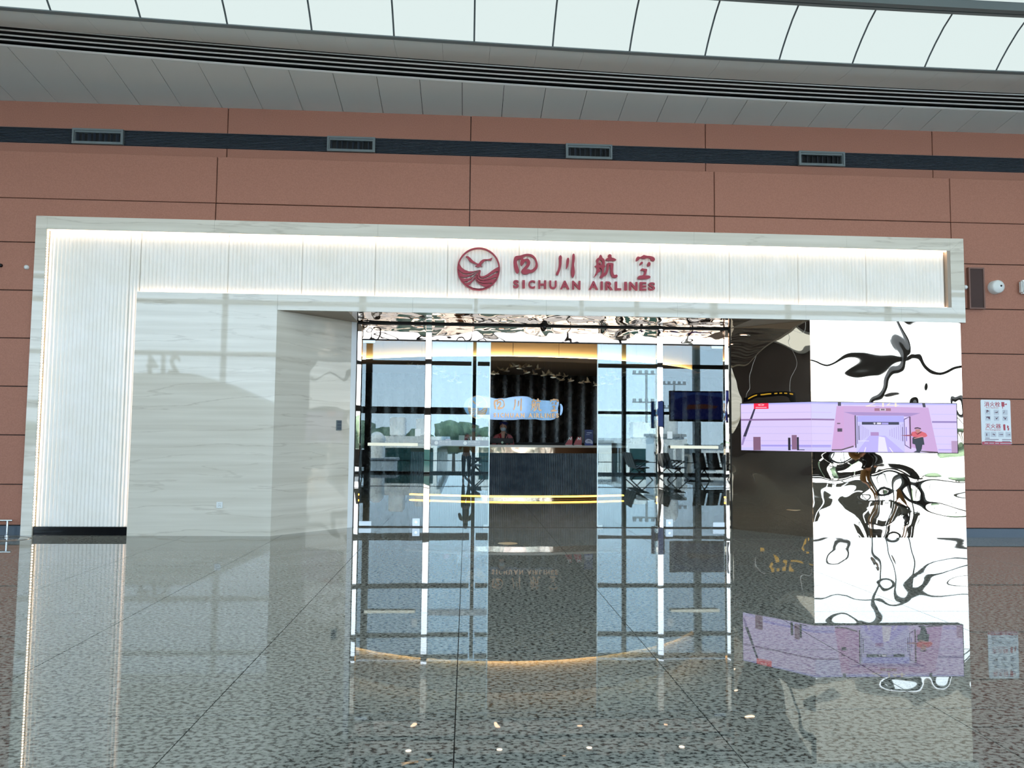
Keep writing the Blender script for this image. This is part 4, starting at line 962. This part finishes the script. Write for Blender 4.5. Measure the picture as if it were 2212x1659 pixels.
    for s in (-1, 1):
        m = MB(); m.ball((s*.030, -.103, 1.632), (.013, .008, .007), 8, 6); m.build('eye', EYE, r)
        m = MB(); m.box(s*.030-.016, s*.030+.016, -.106, -.098, 1.650, 1.655); m.build('eyebrow', HAIR, r)
    if mask:
        m = MB(); m.ball((0, -.045, 1.572), (.066, .088, .056), 18, 10, 0, lambda q: Vector((q.x, min(q.y, -.05), q.z))); m.build('mask', plain('face_mask', (214, 226, 232), .7), r)
    else:
        m = MB(); m.ball((0, -.102, 1.565), (.022, .008, .007), 10, 6); m.build('mouth', plain('lips', (160, 90, 84), .5), r)
    if cap:
        m = MB(); m.ball((.012, .01, 1.705), (.112, .118, .042), 20, 10, 0, lambda q: Vector((q.x, q.y, q.z if q.z > -.4 else -.4))); m.lathe([(.086, 1.668), (.09, 1.70)], (0, .0, 0), n=20); cp = m.build('beret', cap, r)
        m = MB(); m.lathe([(0, -.118), (.011, -.116), (.012, -.108)], (-.02, 0, 1.69), 'y', 12); m.build('badge', M['gold'], r)
    if collar:
        red, blk = collar
        for s, mt in ((-1, red), (1, blk)):
            m = MB(); p = [(s*.045, -.045, 1.475), (s*.105, -.045, 1.445), (s*.125, -.118, 1.33), (s*.02, -.142, 1.12), (-s*.005, -.142, 1.16), (s*.035, -.120, 1.32)]
            m.add(p+[(a, b-.014, c) for a, b, c in p], [(5, 4, 3, 2, 1, 0) if s > 0 else (0, 1, 2, 3, 4, 5), (6, 7, 8, 9, 10, 11) if s > 0 else (11, 10, 9, 8, 7, 6)]+[(i, (i+1) % 6, 6+(i+1) % 6, 6+i) for i in range(6)])
            m.build('lapel' if s < 0 else 'scarf', mt, r)
        m = MB(); p = [(-.035, -.104, 1.44), (.035, -.104, 1.44), (.002, -.148, 1.20)]; m.add(p, [(0, 2, 1)]); m.add([(a, b+.01, c) for a, b, c in p], [(0, 1, 2)]); m.build('neckline', SKINM, r)
        box('name_badge', (.055, .125, -.150, -.135, 1.235, 1.258), M['white'], r)
    r.rotation_euler.z = rot; r.scale = (scale,)*3
    return r
PINK = plain('salmon_jacket', (198, 112, 116), .7); DRED = plain('dark_red_lapel', (150, 16, 28), .6); NAVY = plain('navy_beret', (24, 34, 104), .7); CHAR = plain('charcoal_cloth', (34, 36, 44), .8)
rest = (lambda s: (s*.175, .0, 1.385), lambda s: (s*.235, .02, 1.13), lambda s: (s*.16, -.15, 1.02))
x1, _ = at(1087, 925, 8.15); x2, _ = at(1022, 925, 8.15)
person('person in salmon jacket, navy beret and white mask, in the open doorway', (x1, 8.15, 0), -.08, 1.085, rest, True, PINK, CHAR, NAVY, True, (DRED, M['dark']))
person('person in salmon jacket and navy beret behind the counter, seen through the left glass leaf', (x2, 8.2, 0), .12, 1.07, rest, True, PINK, CHAR, NAVY, True, (DRED, M['dark']))
up = (lambda s: (s*.18, .0, 1.39), lambda s: (s*.24, -.12, 1.17), lambda s: (s*.075, -.36, 1.40))
person('person in dark clothes raising a phone at the viewpoint, seen mirrored in the glass', (0, -12.47, 0), PI, .93, up, False, plain('khaki_jacket', (96, 84, 66), .8), CHAR, None, True, None, True)
r = tag(empty('phone', (0, -12.02, 1.40)), 'dark phone held up by the person at the viewpoint', 'phone')
box('case', (-.08, .08, -.006, .0, -.02, .055), M['dark'], r, .003); box('lens_bump', (.04, .07, .0, .003, .02, .05), M['black'], r)

# ================================================================== HALL BEHIND THE CAMERA (mirrored in the glass, the cladding and the marble)
GY = -17.8
MUL = [-28.15, -24.1, -20.03, -16.3, -12.6, -9.1, -4.0, .29, 4.35, 12.47, 16.5, 20.6, 24.7, 28.8]
TRN = [0.0, 2.55, 4.35, 6.25]
wd = struct(empty('window_1'))
for x in MUL: box('mullion', (x-.12 if x == -4.0 else x-.07, x+.12 if x == -4.0 else x+.07, GY-.12, GY+.16, .0, 7.34), M['dark'], wd)
box('mullion', (6.42, 6.58, GY-.1, GY+.1, 0, 7.34), M['dark'], wd)
for z in (2.55, 4.5, 6.45, 7.3):
    for a, b in zip(MUL[:-1], MUL[1:]):
        t = .14 if z < 3 and a < 2 else .06 if z < 3 else .08
        box('transom', (a+.13, b-.13, GY-.08, GY+.1, z-t, z+t), M['dark'], wd)
for a, b in zip(MUL[:-1], MUL[1:]):
    for z0, z1 in ((.08, 2.40), (2.70, 4.41), (4.59, 6.36), (6.54, 7.21)): box('pane', (a+.125, b-.125, GY-.012, GY, z0, z1), M['window_glass'], wd)
box('sill', (-30, 32, GY-.12, GY+.12, 0, .08), M['dark'], wd)
box('guard_rail', (-28, 28, GY+.2, GY+.23, .5, .53), M['dark'], wd)
r = tag(empty('column', (9.75, -18.5, 0)), 'round pale column outside the curtain wall, mirrored in the right glass door', 'column')
m = MB(); m.cyl((0, 0, .12), (0, 0, 7.36), .17, 24); m.build('shaft', plain('column_paint', (206, 206, 200), .4), r)
m = MB(); m.cyl((0, 0, -6.0), (0, 0, .12), .2, 24); m.build('base', M['steel'], r)
# gate portal with standing numerals
gp = tag(empty('gate_portal', (-11.3, -16.3, 0)), 'pale gate portal by the windows with standing numerals, mirrored in the left marble', 'portal')
m = MB(); pr = [(-2.9, 0), (-2.9, 3.56), (1.9, 3.56), (2.9, 3.25), (4.4, 2.6), (4.4, 0)]; n = len(pr)
m.add([(a, .9, c) for a, c in pr]+[(a, -1.2, c) for a, c in pr], [tuple(range(n)), tuple(range(2*n-1, n-1, -1))]+[(i, n+i, n+(i+1) % n, (i+1) % n) for i in range(n)])
m.build('body', plain('gate_portal_cladding', (170, 168, 160), .5), gp)
box('doorway', (-1.2, 1.2, .9, .93, 0, 2.5), M['black'], gp)
o = text_fit('numerals', '214', -.85, .25, 3.565, 4.2, 0, .14, plain('bronze_numerals', (120, 98, 70), .5), gp, .02)
o.rotation_euler.z = PI; o.location = (.55, .8, 0)
# seats
blk = plain('black_seat', (24, 25, 28), .45)
def seat_bank(loc, rot, n, lab):
    r = tag(empty('beam_seating', loc), lab, 'seating', 'black beam seats in the waiting area')
    wid = .58
    box('beam', (-n*wid/2, n*wid/2, -.03, .03, .36, .42), M['dark'], r)
    for k in range(n):
        x = -n*wid/2+wid*(k+.5)
        m = MB(); m.hexa([(x-.24, -.22, .43), (x+.24, -.22, .43), (x+.24, .24, .40), (x-.24, .24, .40), (x-.24, -.22, .47), (x+.24, -.22, .47), (x+.24, .24, .44), (x-.24, .24, .44)]); m.build('seat', blk, r)
        m = MB(); m.hexa([(x-.24, .23, .46), (x+.24, .23, .46), (x+.24, .27, .45), (x-.24, .27, .45), (x-.24, .42, .98), (x+.24, .42, .98), (x+.24, .455, .97), (x-.24, .455, .97)]); m.build('backrest', blk, r)
    for k in range(n+1):
        x = -n*wid/2+wid*k; m = MB(); m.cyl((x, .2, .42), (x, -.16, .68), .018, 8); m.box(x-.025, x+.025, -.2, .26, .67, .70); m.build('armrest', M['dark'], r)
    for x in (-n*wid/2+.3, n*wid/2-.3):
        m = MB(); m.cyl((x, 0, .37), (x, -.36, .03), .022, 8); m.cyl((x, 0, .37), (x, .38, .03), .022, 8)
        for y in (-.36, .38): m.cyl((x, y, 0), (x, y, .03), .03, 10)
        m.build('leg', M['dark'], r)
    r.rotation_euler.z = rot; return r
seat_bank((6.4, -14.6, 0), PI/2+.06, 4, 'black beam seats mirrored in the right sliding leaf')
seat_bank((7.75, -14.9, 0), PI/2+.02, 4, 'black beam seats mirrored beside the bronze right post')
seat_bank((9.3, -14.3, 0), 2.9, 3, 'black beam seats before the column, mirrored in the right hinged door')
seat_bank((.35, -15.2, 0), PI/2, 3, 'black beam seats mirrored in the left sliding leaf')
seat_bank((-4.7, -14.6, 0), PI, 4, 'black beam seats mirrored at the left edge of the doors')
seat_bank((11.2, -13.2, 0), PI-.1, 4, 'black beam seats far right of the viewpoint, mirrored low in the cladding')
seat_bank((14.3, -14.2, 0), PI+.05, 4, 'black beam seats at the far right by the windows, mirrored in the cladding')
person('person in black top and tan trousers standing right of the viewpoint, mirrored in the cladding', (10.7, -8.0, 0), PI-.3, 1.0, rest, False, M['dark'], plain('tan_trousers', (150, 116, 70), .8), None, True, None, False)
# information screen on a stand
r = tag(empty('display_stand', (8.33, -13.5, 0)), 'wide blue display on a black post, mirrored in the right hinged door', 'display')
box('base', (-.45, .45, -.3, .3, 0, .03), M['dark'], r); box('post', (-.09, .09, -.1, .04, .03, 2.1), M['dark'], r)
box('screen', (-1.08, 1.02, .04, .12, 2.12, 3.22), M['dark'], r, .01)
m = MB(); m.box(-1.04, .98, .1205, .122, 2.2, 3.18); m.build('picture', emit('display_blue', (20, 34, 120), .9), r)
pp = MB(); pp.add([(-.5, .123, 2.55), (.6, .123, 2.6), (.7, .123, 2.68), (.2, .123, 2.75), (-.4, .123, 2.72)], [(0, 4, 3, 2, 1)]); pp.build('picture_detail', emit('display_orange', (150, 80, 60), .5), r)
pp = MB(); pp.add([(-.9, .1225, 2.9), (-.2, .1225, 3.1), (.9, .1225, 3.0), (.9, .1225, 3.16), (-.9, .1225, 3.16)], [(0, 4, 3, 2, 1)]); pp.build('picture_detail', emit('display_light', (60, 90, 170), .9), r)
r = tag(empty('display_stand', (7.45, -16.0, 0)), 'narrow blue poster display by the windows, mirrored beside the right post', 'display')
box('post', (-.05, .05, -.05, .03, .0, 1.9), M['dark'], r); box('screen', (-.25, .25, .03, .09, 1.9, 2.95), M['dark'], r)
m = MB(); m.box(-.23, .23, .0905, .092, 1.93, 2.92); m.build('picture', emit('display_blue_poster', (40, 70, 140), .8), r)
# hanging wayfinding sign far to the left (seen in the splayed mirror)
for x, y, lab in ((-13.5, -3.2, 'black hanging sign with yellow bars far left in the hall'),):
    r = tag(empty('hanging_sign', (x, y, 2.9)), lab, 'sign')
    box('panel', (-.06, .06, -1.6, 1.6, 0, .42), M['black'], r)
    m = MB()
    for q in range(5): m.box(.061, .063, -1.4+q*.5, -1.12+q*.5, .17, .27)
    m.build('yellow_marks', emit('sign_yellow', (250, 210, 40), .6), r)
    for q in (-1.2, 1.2):
        m = MB(); m.cyl((0, q, .42), (0, q, 4.45), .015, 8); m.build('rod', M['steel'], r)
# ---- outdoors, below the window
struct(box('ground', (-400, 400, -700, GY-.6, -6.4, -6.0), noisy('apron_concrete', (140, 142, 140), (154, 154, 150), .3, .8)))
wh = plain('airfield_white', (228, 230, 230), .5); dg_ = plain('dark_bridge_glass', (28, 60, 62), .1); gy = plain('airfield_grey', (150, 156, 160), .6)
def bridge(x, y, L_, lab):
    r = tag(empty('boarding_bridge', (x, y, -6.0)), lab, 'boarding bridge')
    box('tunnel', (-1.7, 1.7, -L_, 0, 4.2, 7.2), wh, r)
    box('roof', (-1.9, 1.9, -L_, .0, 7.2, 7.5), wh, r)
    for s in (-1, 1):
        for k in range(int(L_//2.4)): box('window_panel', (s*1.71-.02, s*1.71+.02, -2.4*(k+1)+.2, -2.4*k-.2, 4.5, 6.9), dg_, r)
    box('end_panel', (-1.5, 1.5, .001, .05, 4.5, 6.9), dg_, r)
    for s in (-1, 1):
        m = MB(); m.cyl((s*1.2, -L_*.7, 0), (s*1.2, -L_*.7, 4.2), .25, 12); m.build('leg', gy, r)
    for k in range(2): box('air_unit', (-.9+k*1.2, -.1+k*1.2, -3-k*3, -1.8-k*3, 7.5, 8.5), wh, r, .05)
    return r
bridge(-3.2, -26, 22, 'white boarding bridge with dark glass mirrored in the left hinged door'); bridge(2.2, -30, 20, 'white boarding bridge mirrored in the left sliding leaf')
bridge(11.0, -31, 24, 'white boarding bridge mirrored in the right doors')
for k, (x, y, a, b, c, lab) in enumerate(((-4.9, -22.6, 3, 2.2, 6.3, 'white plant housing outside, left of the bridges'), (6.6, -34, 4.8, 3, 7.2, 'white plant housing outside with vents, mirrored right of the counter'), (10.8, -27, 1.6, 2, 7.6, 'tall white plant housing outside before the right bridge'), (15.4, -30, 4.5, 3, 7.0, 'white plant housing outside at the far right'), (-16, -40, 8, 4, 6.2, 'long white service building outside at the left'))):
    r = tag(empty('plant_housing', (x, y, -6.0)), lab, 'building')
    box('body', (-a/2, a/2, -b, 0, 0, c), wh, r); box('roof', (-a/2-.1, a/2+.1, -b-.1, .1, c, c+.15), gy, r)
    for q in range(3): box('vent', (-a/2+.2+q*a/3.4, -a/2+.2+q*a/3.4+a/5, .001, .03, c-1.3, c-.5), gy, r)
    m = MB(); m.cyl((a*.2, -b/2, c+.15), (a*.2, -b/2, c+1.0), .4, 16); m.ball((a*.2, -b/2, c+1.0), .4, 14, 8); m.build('cowl', wh, r)
for k, (x, lab) in enumerate(((38, 'tall light mast far out on the apron, mirrored in the right sliding leaf'), (52, 'second light mast far out on the apron'))):
    r = tag(empty('light_mast', (x, -150-k*30, -6)), lab, 'mast'); m = MB(); m.cyl((0, 0, 0), (0, 0, 22), .25, 8); m.build('pole', gy, r)
    for z in (15, 21): 
        m = MB(); m.box(-3, 3, -.2, .2, z, z+.3)
        for q in range(5): m.box(-2.9+q*1.3, -2.3+q*1.3, -.3, .3, z+.3, z+.9)
        m.build('lamp_rack', gy, r)
tm_ = noisy('tree_leaves', (58, 80, 66), (92, 112, 92), .5, .9); tk = plain('tree_bark', (70, 58, 46), .9)
def tree_mesh(seed):
    m = MB(); rnd = random.Random(seed)
    for k in range(7):
        a = rnd.uniform(0, 6.28); rr = rnd.uniform(0, 2.2); z = rnd.uniform(4, 8.5); s = rnd.uniform(1.5, 2.6)
        m.ball((rr*math.cos(a), rr*math.sin(a), z), s, 10, 7, 0, lambda q: q*(1+.28*noise.noise(q*2.3+Vector((seed, k, 0)))))
    return m
tms = []
for k in range(3):
    r = empty('tree'); c = tree_mesh(k).build('crown', tm_, r); m = MB(); m.cyl((0, 0, 0), (0, 0, 5), .3, 8, 0, .2); m.build('trunk', tk, r); tms.append(r)
random.seed(5)
for k in range(44):
    t = tms[k] if k < 3 else copy_tree(tms[k % 3])
    t.location = (-150+k*7.0+random.uniform(-.8, .8), -150+(k%2)*7-random.uniform(0, 2), -6); s = random.uniform(.92, 1.12)*(1 if k < 24 else .62); t.scale = (s*1.2, s*1.2, s)
    tag(t, 'green tree in the far tree line beyond the apron', 'tree', 'tree line beyond the apron')
